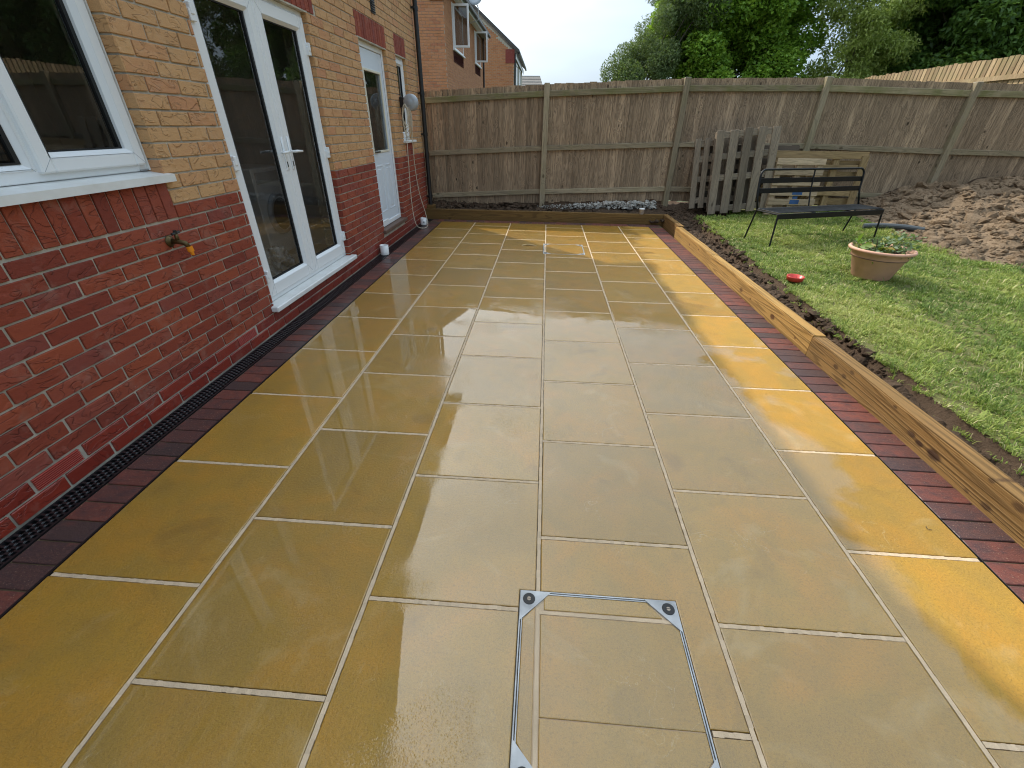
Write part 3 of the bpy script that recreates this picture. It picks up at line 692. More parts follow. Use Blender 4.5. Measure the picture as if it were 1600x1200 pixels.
# french doors
DX = -.355
fd = empty('french_doors', (0, 0, 0), None, None); fd.parent = house; fd.location = Vector((DX, 2.95, .2))-house.location; fd['label'] = 'pair of tall white glazed doors'
m = MB(); ring(m, DX-.06, DX+.006, 2.190, 3.718, .205, 2.238, .052); m.build('frame', M_upvc, fd)
CM = 2.962
sash(fd, DX, 2.232, CM-.002, .245, 2.20, .088, .024, .092, 'door_leaf'); sash(fd, DX, CM+.002, 3.688, .245, 2.20, .088, .024, .092, 'door_leaf')
MB().box(DX+.012, DX+.0275, CM-.024, CM-.006, .25, 2.195, .003).build('meeting_strip', M_upvc, fd)
MB().box(DX-.03, WX+.055, 2.150, 3.765, .160, .203, .007).build('sill', M_upvc2, fd)
hx = DX+.024
for sgn, yc in ((-1, CM-.045), (1, CM+.045)):
    h = MB(); h.box(hx, hx+.008, yc-.014, yc+.014, 1.10, 1.34, .004); h.tube([(hx+.006, yc, 1.235), (hx+.045, yc, 1.235)], .009, 10)
    h.tube([(hx+.045, yc-.006*sgn, 1.235), (hx+.050, yc+sgn*.03, 1.236), (hx+.050, yc+sgn*.115, 1.232)], [.010, .010, .008], 10); h.build('handle', M_upvc, fd, smooth=True)
    MB().box(hx+.008, hx+.012, yc-.006, yc+.006, 1.125, 1.165, .002).build('keyhole', M_gasket, fd)
for yh in (2.245, 3.680):
    for zh in (.42, 1.20, 1.99):
        h = MB(); h.box(hx-.004, hx+.020, yh-.024, yh+.024, zh-.050, zh+.012, .004); h.box(hx-.004, hx+.026, yh-.014, yh+.014, zh-.018, zh+.040, .004); h.build('hinge', M_upvc, fd)
# back door
bd = empty('back_door', (0, 0, 0), None, None); bd.parent = house; bd.location = Vector((DX, 5.3, .2))-house.location; bd['label'] = 'white panelled back door with tall glass pane'
m = MB(); ring(m, DX-.06, DX+.006, 4.868, 5.792, .245, 2.238, .055); m.build('frame', M_upvc, bd)
a, b, c, d = 4.925, 5.735, .285, 2.178; ga, gb_, gc, gd = a+.115, b-.115, 1.13, 1.98
m = MB(); x0, x1 = DX-.05, DX-.004
m.box(x0, x1, a, ga, c, d, .002); m.box(x0, x1, gb_, b, c, d, .002); m.box(x0, x1-.0005, ga, gb_, c, gc, .002); m.box(x0, x1-.0005, ga, gb_, gd, d, .002); m.build('door_leaf', M_door, bd)
MB().box(x1-.030, x1-.022, ga, gb_, gc, gd).build('pane', M_glass, bd)
m = MB(); ring(m, x1-.01, x1+.008, ga-.012, gb_+.012, gc-.012, gd+.012, .026, .004); m.build('glazing_frame', simple('cream glazing bead', (.74, .70, .56), .4, var=.05), bd)
for pa, pb in ((a+.12, a+.36), (b-.36, b-.12)):
    m = MB(); ring(m, x1-.004, x1+.004, pa, pb, .42, .98, .016, .0035); m.box(x1-.004, x1+.003, pa+.045, pb-.045, .465, .935, .0033); m.build('raised_panel', M_door, bd)
MB().box(x1-.002, x1+.0015, b+.0005, b+.0045, c, d).build('gasket', M_gasket, bd)
MB().box(x1-.006, x1+.012, a+.06, a+.30, .300, .322, .003).build('weather_bar', M_upvc, bd)
MB().box(DX-.02, WX+.035, 4.83, 5.83, .192, .240, .006).build('threshold', M_brown, bd)
tp = MB().tube([(x1+.004, ga+.02, gc+.005), (x1+.03, ga+.05, gc+.004), (x1+.035, ga+.13, gc+.004)], .009, 8).build('handle', M_black, bd)
# small window
sw = empty('window', (0, 0, 0), None, None); sw.parent = house; sw.location = Vector((DX, 6.4, 1.2))-house.location; sw['label'] = 'narrow white window beyond the back door'
m = MB(); ring(m, DX-.06, DX+.006, 6.185, 6.665, 1.235, 2.238, .045); m.build('frame', M_upvc, sw)
sash(sw, DX, 6.215, 6.635, 1.265, 2.21, .058, .018)
MB().box(DX-.02, WX+.045, 6.14, 6.71, 1.200, 1.232, .006).build('sill', M_upvc2, sw)
# louvred wall vent, downpipe, gutter, eaves, roof
v = MB(); v.box(WX, WX+.010, 5.40, 5.53, 2.53, 2.86, .003)
for i in range(14): v.box(WX+.010, WX+.020, 5.41, 5.52, 2.545+i*.022, 2.557+i*.022, .003)
v.build('wall_vent', M_black, house)
dp = MB(); dp.tube([(WX+.055, 7.245, .02), (WX+.055, 7.245, 3.75), (WX+.075, 7.245, 3.86), (WX+.30, 7.245, 3.95)], .034, 16)
for zz in (.35, 1.30, 1.86, 2.9): dp.tube([(WX+.055, 7.245, zz-.025), (WX+.055, 7.245, zz+.025)], .041, 16); dp.box(WX, WX+.06, 7.18, 7.20, zz-.012, zz+.012, .002); dp.box(WX+.03, WX+.05, 7.19, 7.24, zz-.012, zz+.012)
dpo = dp.build('downpipe', M_black, house, smooth=False)
MB().tube([(WX+.33, 3.0, 4.0), (WX+.33, 7.5, 4.0)], .055, 10).build('gutter', M_gutter, house)
MB().box(WX-.0, WX+.28, 3.0, 7.45, 3.955, 3.985).build('soffit', M_upvc, house)
MB().box(WX+.28, WX+.30, 3.0, 7.45, 3.93, 4.06).build('fascia', M_upvc, house)
rf = MB(); rf.add([(WX+.34, 2.6, 4.02), (WX+.34, 7.5, 4.02), (WX-3.8, 7.5, 7.0), (WX-3.8, 2.6, 7.0), (WX+.34, 2.6, 4.08), (WX+.34, 7.5, 4.08), (WX-3.8, 7.5, 7.06), (WX-3.8, 2.6, 7.06)], [(0, 3, 2, 1), (4, 5, 6, 7), (0, 1, 5, 4), (1, 2, 6, 5), (2, 3, 7, 6), (3, 0, 4, 7)])
rf.build('roof', M_tile, house)
rg = MB()
rg.add([(WX+.30, 3.35, ZT-.12), (WX+.30, .8, gab(.8)+.05), (WX+.30, -2.6, gab(.8)-4), (WX-4, 3.35, ZT-.12), (WX-4, .8, gab(.8)+.05), (WX-4, -2.6, gab(.8)-4)], [(0, 1, 4, 3), (1, 2, 5, 4)])
rg.build('roof', M_tile, house)
# end wall and back of the house block
MB().box(WX-6, WX-T, 7.05, 7.30, -.1, 4.05).box(WX-6.2, WX-6, -2.6, 7.30, -.1, 4.05).box(WX-6, WX-T, -2.6, -2.4, -.1, 4.05).build('outer_wall', M_nbrick, house)
# interior behind the glass
it = MB(); it.box(WX-3.4, WX-3.3, -2.4, 7.05, .2, 2.5); it.box(-.88, WX-T, 1.98, 2.10, .2, 2.5); it.box(WX-3.3, WX-T, 4.2, 4.3, .2, 2.5); it.box(WX-3.3, WX-T, 5.95, 6.02, .2, 2.5)
it.build('interior_wall', M_plaster, house)
MB().box(WX-3.4, WX-T, -2.4, 7.05, .10, .20).build('interior_floor', M_ifloor, house)
MB().box(WX-3.4, WX-T, -2.4, 7.05, 2.5, 2.6).build('interior_ceiling', M_plaster, house)
MB().box(WX-3.3, WX-2.7, 2.14, 4.18, .2, 1.08).build('kitchen_unit', M_darkroom, house)
MB().box(WX-3.29, WX-2.7, -2.0, 1.0, .2, 1.08).box(WX-3.29, WX-2.95, -2.0, 2.0, 1.5, 2.3).build('kitchen_unit', M_darkroom, house)

# outside tap
tap = empty('tap', (0, 0, 0), None, None); tap.parent = house; tap.location = Vector((WX, 1.47, .85))-house.location; tap['label'] = 'tarnished brass tap with orange hose connector'
tm = MB(); tm.lathe([(0, .0), (.030, .0), (.031, .006), (.018, .010), (.014, .02)], 16, (0, 0, 0), Matrix.Rotation(math.pi/2, 4, 'Y')); tm.v = [(p[0]+WX, p[1]+1.455, p[2]+.860) for p in tm.v]
tm.tube([(WX+.01, 1.455, .860), (WX+.055, 1.457, .858), (WX+.085, 1.462, .850), (WX+.097, 1.464, .828)], [.013, .014, .014, .012], 10)
tm.tube([(WX+.050, 1.457, .862), (WX+.052, 1.458, .905)], [.012, .008], 8); tm.build('tap_body', M_brass, tap, smooth=True)
tm = MB().tube([(WX+.052, 1.430, .903), (WX+.052, 1.486, .908)], .007, 8).tube([(WX+.052, 1.458, .9), (WX+.052, 1.458, .92)], .009, 8).build('tap_handle', M_black, tap)
tm = MB().tube([(WX+.098, 1.464, .832), (WX+.100, 1.465, .805)], .0165, 12).tube([(WX+.100, 1.465, .805), (WX+.102, 1.466, .785)], [.012, .009], 12).build('hose_connector', M_orange, tap)

# washing machine and bag indoors
wm = empty('washing_machine', (-1.35, 3.8, .2), 'white washing machine standing indoors behind the glazed doors', 'washing machine', rz=0)
q = MB(); q.box(-1.65, -1.05, 3.52, 4.12, .2, 1.05, .012).build('body', M_white, wm)
RY = Matrix.Rotation(math.pi/2, 4, 'Y')
dm = MB(); dm.lathe([(0, .01), (.13, .012), (.15, .03), (.19, .03), (.20, .0)], 32, (-1.048, 3.82, .60), RY); dm.build('door', M_darkroom, wm, smooth=True)
dm = MB(); dm.lathe([(.155, .0), (.16, .035), (.20, .03), (.21, .0)], 32, (-1.047, 3.82, .60), RY); dm.build('door_ring', M_reel, wm, smooth=True)
MB().box(-1.050, -1.042, 3.56, 4.08, .91, 1.01, .003).build('control_panel', M_reel, wm)
def crumple(name, c, r, mat, seed, sc=(1, 1, 1), sub_=3, amp=.35, parent=None, smooth=True):
    bm = bmesh.new(); bmesh.ops.create_icosphere(bm, subdivisions=sub_, radius=1)
    for v_ in bm.verts:
        n = noise.noise(v_.co*2.1+Vector((seed, 0, 0)))*amp+noise.noise(v_.co*5+Vector((seed, 3, 0)))*amp*.5; v_.co = v_.co*(1+n)
        v_.co = Vector((v_.co.x*r*sc[0]+c[0], v_.co.y*r*sc[1]+c[1], v_.co.z*r*sc[2]+c[2]))
    me = bpy.data.meshes.new(name); bm.to_mesh(me); bm.free(); me.materials.append(mat)
    ob = bpy.data.objects.new(name, me); col.objects.link(ob)
    if parent: ob.parent = parent
    return ob
bag = crumple('plastic_bag', (-.60, 2.86, .335), .15, simple('cloudy plastic', (.75, .75, .73), .25, var=.5, bscale=25, bdist=.02, coat=1), 3.1, (.8, .8, .95), 4, .5)
tag(bag, 'crumpled clear plastic bag on the floor just inside the glazed doors', 'plastic bag')

# clothes line reel on the wall
rl = empty('clothes_line_reel', (WX+.14, 6.16, 1.69), 'round grey washing line reel with loops of cream cord, hung beside the narrow window', 'washing line reel')
ax = Matrix.Rotation(math.radians(-8), 4, 'Z') @ Matrix.Rotation(math.pi/2, 4, 'X')
pr = [(0, .055), (.074, .055), (.094, .042), (.102, .015), (.102, -.03), (.092, -.05), (0, -.055)]
MB().lathe(pr, 32, (WX+.155, 6.17, 1.70), ax).build('drum', M_reel, rl, smooth=True)
MB().lathe([(0, .062), (.045, .060), (.05, .054)], 24, (WX+.155, 6.17, 1.70), ax).build('hub', M_reel, rl, smooth=True)
MB().box(WX, WX+.06, 6.15, 6.20, 1.64, 1.76, .004).build('bracket', M_black, rl)
for k in range(6):
    pts = []; dz = .22+.035*k; wd = .035+.006*k
    for i in range(25):
        a = i/24*2*math.pi; pts.append((WX+.085+wd*math.sin(a)+.006*k, 6.06+.01*math.sin(3*a+k), 1.66-dz/2+dz/2*math.cos(a)+.02*math.sin(2*a+k)))
    MB().tube(pts, .0048, 6).build('cord_loop', M_cord, rl)
def smoothpath(P, n=60):
    P = [Vector(p) for p in P]; out = []
    for i in range(len(P)-1):
        p0, p1, p2, p3 = P[max(0, i-1)], P[i], P[i+1], P[min(len(P)-1, i+2)]
        for t in np.linspace(0, 1, n//(len(P)-1), endpoint=False):
            out.append(.5*((2*p1)+(p2-p0)*t+(2*p0-5*p1+4*p2-p3)*t*t+(3*p1-p0-3*p2+p3)*t**3))
    return out+[P[-1]]
MB().tube(smoothpath([(WX+.08, 6.08, 1.50), (WX+.07, 6.06, 1.0), (WX+.06, 6.04, .45), (WX+.09, 6.05, .10), (WX+.17, 6.16, .015), (WX+.20, 6.35, .03), (WX+.16, 6.42, .2), (WX+.10, 6.36, .55), (WX+.09, 6.30, 1.0), (WX+.13, 6.22, 1.60)], 90), .0052, 6).build('trailing_cord', M_cord, rl)

# mugs and pot
def mug(loc, label, rz, mark=True, h=.10, r_=.046, handle=True):
    m = empty('mug', loc, label, 'mug', rz=rz)
    b = MB().lathe([(0, .004), (r_*.9, .004), (r_, 0), (r_*1.02, .01), (r_*1.03, h), (r_*.93, h), (r_*.92, .012), (0, .010)], 28).build('cup', M_mug, m, True, True)
    if handle:
        pts = [(r_*.98+.030*math.sin(a), 0, h*.5+.030*math.cos(a)) for a in np.linspace(0, math.pi, 10)]; MB().tube(pts, .006, 8).build('handle', M_mug, m, True, True)
    if mark:
        k = MB()
        for s_ in ((-.9, -.6), (-.6, -.3)):
            pass
        a0 = math.radians(-70)
        def pt(a, z): return ((r_*1.035)*math.cos(a), (r_*1.035)*math.sin(a), z)
        for (a1, z1, a2, z2) in ((a0, .035, a0, .065), (a0, .065, a0+.35, .035), (a0+.35, .035, a0+.35, .065)): k.tube([pt(a1, z1), pt((a1+a2)/2, (z1+z2)/2), pt(a2, z2)], .0035, 6)
        k.build('printed_mark', M_mark, m, False, True)
    return m
mug((-.205, 6.50, .0), 'white mug with a dark mark standing by the wall under the washing line cord', math.radians(-15), True, .11, .05)
mug((-.222, 4.56, .0), 'plain white mug standing on the drain between the two doors', math.radians(150), False, .12, .052)
p = empty('plant_pot', (3.47, 7.085, .161), 'small white pot with faint lettering on the far timber sleeper', 'pot')
MB().lathe([(0, .0), (.036, 0), (.045, .075), (.050, .075), (.050, .09), (.044, .09), (.034, .01), (0, .01)], 24).build('cup', M_mug, p, True, True)

# ------------------------------------------------------------------ sleepers
def sleeper(x0, x1, y0, y1, z0, z1, mat, label, yawd=0, grp='timber sleepers edging the patio'):
    cx, cy = (x0+x1)/2, (y0+y1)/2
    bm = bmesh.new(); bmesh.ops.create_cube(bm, size=1)
    for v_ in bm.verts: v_.co = Vector((v_.co.x*(x1-x0), v_.co.y*(y1-y0), (v_.co.z+.5)*(z1-z0)))
    long_ = [e for e in bm.edges if max(abs((e.verts[0].co-e.verts[1].co)[i]) for i in range(2)) > .5]
    bmesh.ops.subdivide_edges(bm, edges=long_, cuts=24, use_grid_fill=True)
    bmesh.ops.bevel(bm, geom=[e for e in bm.edges if len(e.link_faces) == 2 and e.calc_face_angle() > .5], offset=.006, segments=2, affect='EDGES')
    for v_ in bm.verts:
        n = noise.noise_vector(Vector((v_.co.x*3+cx, v_.co.y*3+cy, v_.co.z*6))); v_.co += Vector((n.x*.0035, n.y*.003, n.z*.004))
    me = bpy.data.meshes.new('sleeper'); bm.to_mesh(me); bm.free(); me.materials.append(mat)
    o = bpy.data.objects.new('timber_sleeper', me); col.objects.link(o); o.location = (cx, cy, z0); o.rotation_euler.z = yawd
    return tag(o, label, 'sleeper', grp)
sleeper(3.790, 3.890, -2.3, 2.125, -.04, .149, M_sleepY, 'nearest timber sleeper on the right, long and brown with dark knots along its face')
sleeper(3.797, 3.892, 2.135, 4.43, -.04, .152, M_sleepY2, 'middle timber sleeper on the right, bright and swirly grained, level with the red dish', .003)
sleeper(3.808, 3.902, 4.44, 6.10, -.04, .150, M_sleepY2, 'bright timber sleeper on the right beside the bench legs, second from the far corner', -.006)
sleeper(3.850, 3.940, 6.11, 7.14, -.04, .160, M_sleepY, 'short shaded timber sleeper at the far right corner', .0)
sleeper(-.42, 3.848, 7.045, 7.135, -.04, .160, M_sleepX, 'dark damp timber sleeper running along the far end of the patio under the fence')
tag(MB().box(-.30, -.17, 7.16, 7.30, 0, .21, .008).build('timber_offcut', M_sleepX), 'small timber offcut behind the far sleeper, under the downpipe', 'wood block')

# ------------------------------------------------------------------ garden ground
def sm(a, b, v): t = np.clip((v-a)/(b-a), 0, 1); return t*t*(3-2*t)
def vnoise(x, y, s, seed=0):
    return np.array([noise.noise(Vector((a*s, b*s, seed))) for a, b in zip(np.ravel(x), np.ravel(y))]).reshape(np.shape(x))
def lawn_z(x, y): return .138+.05*sm(3, 7, y)+.075*np.maximum(0, x-5.5)*sm(5.2, 7.2, y)*(x < 99)-.0*x
def edge_x(y): return 3.930+.052*np.clip(y, -3, 6.3)
def heap(x, y):
    d = np.minimum(np.minimum((x-6.75)*1.0, (y-4.35)+(x-6.9)*.30), 99)
    return np.clip(d, -.5, 3)
def terrain(x, y, fine=True):
    n1 = vnoise(x, y, 3.1, 1.7); n2 = vnoise(x, y, 11, 4.2); ex = edge_x(y)+.05*n1+.03*n2
    t = np.minimum(sm(0, .045, x-ex), sm(0, .10, (6.95+.05*n1-.10*(x < 4.9))-y+np.maximum(0, x-4.9)*3))
    low = .040+.022*n1+.040*n2+.09*sm(3.4, 4.4, x)*sm(6.3, 7.2, y)+.14*sm(7.35, 7.72, y)
    z = low*(1-t)+(lawn_z(x, y)+.008*n1)*t
    h = heap(x, y); hz = .33*sm(0, 1.5, h)*(.8+.45*n1)+.03*n2*sm(0, .2, h)
    return z+np.where(h > 0, hz, 0), t, h
def grid(x0, x1, y0, y1, st):
    xs = np.arange(x0, x1+st/2, st); ys = np.arange(y0, y1+st/2, st); X, Y = np.meshgrid(xs, ys, indexing='ij'); return X, Y
def grid_obj(name, X, Y, Z, mat, mask=None):
    nx, ny = X.shape; idx = np.arange(nx*ny).reshape(nx, ny)
    q = np.stack([idx[:-1, :-1], idx[1:, :-1], idx[1:, 1:], idx[:-1, 1:]], -1).reshape(-1, 4)
    if mask is not None:
        mk = (mask[:-1, :-1] & mask[1:, :-1] & mask[1:, 1:] & mask[:-1, 1:]).reshape(-1); q = q[mk]
    me = bpy.data.meshes.new(name); me.from_pydata(np.stack([X, Y, Z], -1).reshape(-1, 3).tolist(), [], q.tolist()); me.materials.append(mat)
    me.polygons.foreach_set('use_smooth', [True]*len(me.polygons)); ob = bpy.data.objects.new(name, me); col.objects.link(ob); return ob
X, Y = grid(3.90, 10.5, -3, 7.9, .040); Z, Tm, Hm = terrain(X, Y)
grid_obj('garden_soil', X, Y, Z, M_soil)['kind'] = 'structure'
grid_obj('lawn', X, Y, Z+.004, M_turf, (Tm > .80) & (Hm < .05))['kind'] = 'structure'
X2, Y2 = grid(-2.2, 3.95, 7.13, 7.9, .03); n1 = vnoise(X2, Y2, 3.5, 8); n2 = vnoise(X2, Y2, 13, 2)
grid_obj('soil_strip', X2, Y2, .085+.03*n1+.03*n2+.05*sm(1.5, 3.5, X2)+.07*sm(7.4, 7.75, Y2)+.20*sm(7.72, 7.85, Y2), M_soil)['kind'] = 'structure'

def clods(name, pts, sizes, mat, seed=0, flat=.65, big=.05):
    pts = np.asarray(pts, float); sizes = np.asarray(sizes, float); r_ = np.random.default_rng(seed); V = []; F = []; base = 0
    for lv, sel in ((2, sizes >= big), (1, sizes < big)):
        if not sel.any(): continue
        bm = bmesh.new(); bmesh.ops.create_icosphere(bm, subdivisions=lv, radius=1); bv = np.array([v_.co[:] for v_ in bm.verts]); bf = np.array([[v_.index for v_ in f.verts] for f in bm.faces]); bm.free(); nb = len(bv)
        for p, s_ in zip(pts[sel], sizes[sel]):
            k = r_.uniform(-1, 1, (5, 3))*np.array([[2.0], [2.0], [3.4], [3.4], [6]]); ph = r_.uniform(0, 6.28, 5); am = np.array([.16, .16, .12, .12, .08])
            d = (np.sin(bv@k.T+ph)*am).sum(1)+r_.uniform(-.16, .16, nb)
            v_ = bv*(1+d[:, None]); v_ = v_*np.array([r_.uniform(.6, 1.5), r_.uniform(.6, 1.3), r_.uniform(.35, .9)*flat/.65])
            a = r_.uniform(0, 6.28); t_ = r_.uniform(-.8, .8); ca, sa = math.cos(a), math.sin(a); R1 = np.array([[ca, -sa, 0], [sa, ca, 0], [0, 0, 1]]); R2 = np.array([[1, 0, 0], [0, math.cos(t_), -math.sin(t_)], [0, math.sin(t_), math.cos(t_)]])
            V.append((v_*s_)@(R1@R2).T+p); F.append(bf+base); base += nb
    me = bpy.data.meshes.new(name); me.from_pydata(np.concatenate(V).tolist(), [], np.concatenate(F).tolist()); me.materials.append(mat)
    ob = bpy.data.objects.new(name, me); col.objects.link(ob); return ob
# heap: surface + clods
hp = empty('soil_heap', (8.4, 6.2, .2), 'heap of dry brown clay clods against the fence on the right', 'soil heap')
Xh, Yh = grid(6.6, 10.4, 4.0, 7.55, .04); Zh, Th, Hh = terrain(Xh, Yh)
ob = grid_obj('heap_surface', Xh, Yh, Zh+.006, M_clay, Hh > .0); ob.parent = hp; ob.matrix_parent_inverse = Matrix.Translation(-hp.location)
px = rng.uniform(6.6, 10.3, 11000); py = rng.uniform(4.0, 7.5, 11000); hh = heap(px, py); kp = hh > rng.uniform(-.12, .10, len(px)); px, py = px[kp], py[kp]
pz, _, _ = terrain(px, py); sz = np.clip(rng.lognormal(-4.15, .66, len(px)), .008, .10)
ob = clods('clods', np.stack([px, py, pz+sz*.12], 1), sz, M_clay, 1); ob.parent = hp; ob.matrix_parent_inverse = Matrix.Translation(-hp.location); ob['kind'] = 'stuff'
lump = clods('earth_lump', [(8.95, 7.0, .60)], [.14], M_clay, 5); lump.parent = hp; lump.matrix_parent_inverse = Matrix.Translation(-hp.location)
# trench clods
ty = rng.uniform(-1, 7.0, 5200); tx = 3.93+rng.uniform(0, 1, len(ty))**1.1*(edge_x(ty)-3.90); tz, _, _ = terrain(tx, ty)
ts = np.clip(rng.lognormal(-4.15, .60, len(tx)), .006, .05); 
a_x = rng.uniform(3.6, 4.9, 500); a_y = rng.uniform(6.95, 7.6, 500); a_z, _, _ = terrain(a_x, a_y); a_s = np.clip(rng.lognormal(-4.0, .5, 500), .006, .05)
b_x = rng.uniform(-.3, 3.9, 900); b_y = rng.uniform(7.18, 7.7, 900); b_z = np.full(900, .11)+.07*sm(7.4, 7.75, b_y); b_s = np.clip(rng.lognormal(-3.9, .5, 900), .006, .06)
tag(clods('soil_crumbs', np.stack([np.concatenate([tx, a_x, b_x]), np.concatenate([ty, a_y, b_y]), np.concatenate([tz, a_z, b_z])+.004], 1), np.concatenate([ts, a_s, b_s]), M_soil, 2), 'dark crumbs of dug soil in the trench behind the sleepers', 'soil', kind='stuff')
# pale rubble under the fence
rx = np.sort(rng.uniform(.95, 3.80, 900)**1.0); rx = 3.82-(3.82-rx)*.75; ry = rng.uniform(7.52, 7.68, 900); rz_ = .13+.05*sm(1.5, 3.6, rx)+rng.uniform(0, .10, 900)*(.4+.6*sm(1.2, 3.2, rx)); rs = rng.lognormal(-4.0, .55, 900).clip(.006, .06)
tag(clods('rubble', np.stack([rx, ry, rz_], 1), rs*(.25+.75*sm(1.6, 3.4, rx)), M_conc, 3), 'pale broken concrete showing under the bottom of the fence', 'rubble', kind='stuff')

# grass blades, in tufts
def blades(nt_, per, x0, x1, y0, y1, seed, ragged=0):
    r_ = np.random.default_rng(seed); cx = r_.uniform(x0, x1, nt_); cy = r_.uniform(y0, y1, nt_)
    f1 = vnoise(cx, cy, 1.3, 3.3); f2 = vnoise(cx, cy, 4.5, 9.1); dens = .62+.9*f2+.5*f1
    keep = r_.uniform(0, 1, nt_) < np.clip(dens, .5, 1); cx, cy, f1, f2 = cx[keep], cy[keep], f1[keep], f2[keep]; m = len(cx)
    th = np.clip(r_.lognormal(-3.60, .45, m), .008, .085)*(1+.5*f2); tc_ = np.clip(.42+.55*f1+r_.normal(0, .17, m), 0, 1)
    rep = lambda q: np.repeat(q, per)
    n = m*per; rr = rep(th)*.55*np.sqrt(r_.uniform(0, 1, n))+.004; an = r_.uniform(0, 2*np.pi, n); x = rep(cx)+rr*np.cos(an); y = rep(cy)+rr*np.sin(an)
    xx, yy = X[:, 0], Y[0, :]
    ix = np.clip(((x-xx[0])/.040).round().astype(int), 0, len(xx)-1); iy = np.clip(((y-yy[0])/.040).round().astype(int), 0, len(yy)-1)
    t = Tm[ix, iy]; h = Hm[ix, iy]; z = Z[ix, iy]
    d = np.stack([x, y, z], 1)-CAM; zc = d@AF; u = d@AX/np.maximum(zc, .1); k = (t > .74-ragged*r_.uniform(0, 1, n)) & (h < .03) & (u < 1.45) & (zc > .2)
    x, y, z, an = x[k], y[k], z[k], an[k]; H = rep(th)[k]; C_ = rep(tc_)[k]; n = len(x)
    hgt = H*r_.uniform(.55, 1.15, n); wd = r_.uniform(.0011, .0026, n)*(1+.11*np.hypot(x-CAM[0], y-CAM[1]))
    b = an+r_.normal(0, .7, n); a = b+np.pi/2; ca, sa = np.cos(a), np.sin(a); le = r_.uniform(.15, 1.5, n)*hgt; lx, ly = np.cos(b)*le, np.sin(b)*le
    P = np.stack([x, y, z], 1); s0 = np.stack([ca*wd, sa*wd, 0*wd], 1)
    mid = P+np.stack([lx*.35, ly*.35, hgt*.62], 1); top = P+np.stack([lx, ly, hgt*(1-.35*le/np.maximum(hgt, .001))], 1)
    V = np.stack([P-s0, P+s0, mid+s0*.75, mid-s0*.75, top], 1).reshape(-1, 3); i = np.arange(n)*5
    q = np.stack([i, i+1, i+2, i+3], 1); tr = np.stack([i+3, i+2, i+4], 1)
    me = bpy.data.meshes.new('grass'); me.vertices.add(5*n); me.vertices.foreach_set('co', V.astype(np.float32).ravel())
    me.loops.add(7*n); me.polygons.add(2*n); me.loops.foreach_set('vertex_index', np.concatenate([q, tr], 1).ravel().astype(np.int32))
    ls = np.stack([np.arange(n)*7, np.arange(n)*7+4], 1).ravel(); me.polygons.foreach_set('loop_start', ls.astype(np.int32))
    me.update(calc_edges=True)
    dry = r_.uniform(0, 1, n) < .05; v_ = np.clip(C_+r_.normal(0, .10, n), 0, .85); v_[dry] = 1
    at = me.attributes.new('rnd', 'FLOAT', 'FACE'); at.data.foreach_set('value', np.repeat(v_, 2).astype(np.float32))
    me.materials.append(M_grass); ob = bpy.data.objects.new('grass', me); col.objects.link(ob); return ob
gr = blades(76000, 11, 3.95, 9.5, -.4, 7.5, 3, .5)
tag(gr, 'short green lawn grass around the bench and terracotta pot', 'grass', kind='stuff')

# ------------------------------------------------------------------ back fence
PP = [(-2.5, 7.76, 1.66), (-.36, 7.74, 1.745), (1.745, 7.72, 1.857), (3.99, 7.72, 1.946), (6.10, 7.60, 1.957), (8.33, 7.62, 1.907), (10.45, 7.62, 1.885)]
fence = empty('garden_fence', (1.745, 7.72, .1), 'weathered brown board fence with green stained top rail across the far end of the garden', 'fence')
feather = MB().add([(-.5, 0, 0), (.5, -.017, 0), (.5, .004, 0), (-.5, .006, 0), (-.5, 0, 1), (.5, -.017, 1), (.5, .004, 1), (-.5, .006, 1)], [(0, 3, 2, 1), (4, 5, 6, 7), (0, 1, 5, 4), (1, 2, 6, 5), (2, 3, 7, 6), (3, 0, 4, 7)]).mesh('board', M_fence)
fl = fence.location
for i in range(len(PP)-1):
    a, b = Vector(PP[i]), Vector(PP[i+1]); d = b-a; L_ = math.hypot(d.x, d.y); u = Vector((d.x/L_, d.y/L_, 0)); nrm = Vector((u.y, -u.x, 0))
    for dz, mt, hgt in ((0, M_railtop, .085), (-.79, M_rail, .078), (-1.49, M_rail, .078)):
        p0 = a+Vector((0, 0, dz+hgt/2))+u*.04; p1 = b+Vector((0, 0, dz+hgt/2))-u*.04
        MB().beam(p0, p1, .045, hgt, .004).build('rail', mt, fence)
    x_ = .02; back = -nrm*.030; ang = math.atan2(u.y, u.x)
    while x_ < L_-.03:
        w_ = random.uniform(.098, .112); pos = a+u*(x_+w_/2)+back; zr = a.z+d.z*(x_+w_/2)/L_
        zb = zr-1.49-.15+random.uniform(-.02, .02); zt_ = zr+.178+random.uniform(-.007, .007)
        inst('board', feather, fence, Vector((pos.x, pos.y-random.uniform(0, .003), zb))-fl, (w_*1.12, 1.0, zt_-zb), (0, random.gauss(0, .003), ang+random.gauss(0, .012)))
        x_ += w_-.008
for i, p_ in enumerate(PP):
    if i == 1: continue
    q = MB(); q.box(p_[0]-.045, p_[0]+.045, p_[1]-.070, p_[1]+.020, -.1, p_[2]+.185, .004); po = q.build('post', M_post, fence)
    MB().box(p_[0]-.043, p_[0]+.043, p_[1]-.068, p_[1]+.018, p_[2]+.1852, p_[2]+.189, .001).build('post_cap', simple('bleached post end', (.55, .53, .46), .8), po)
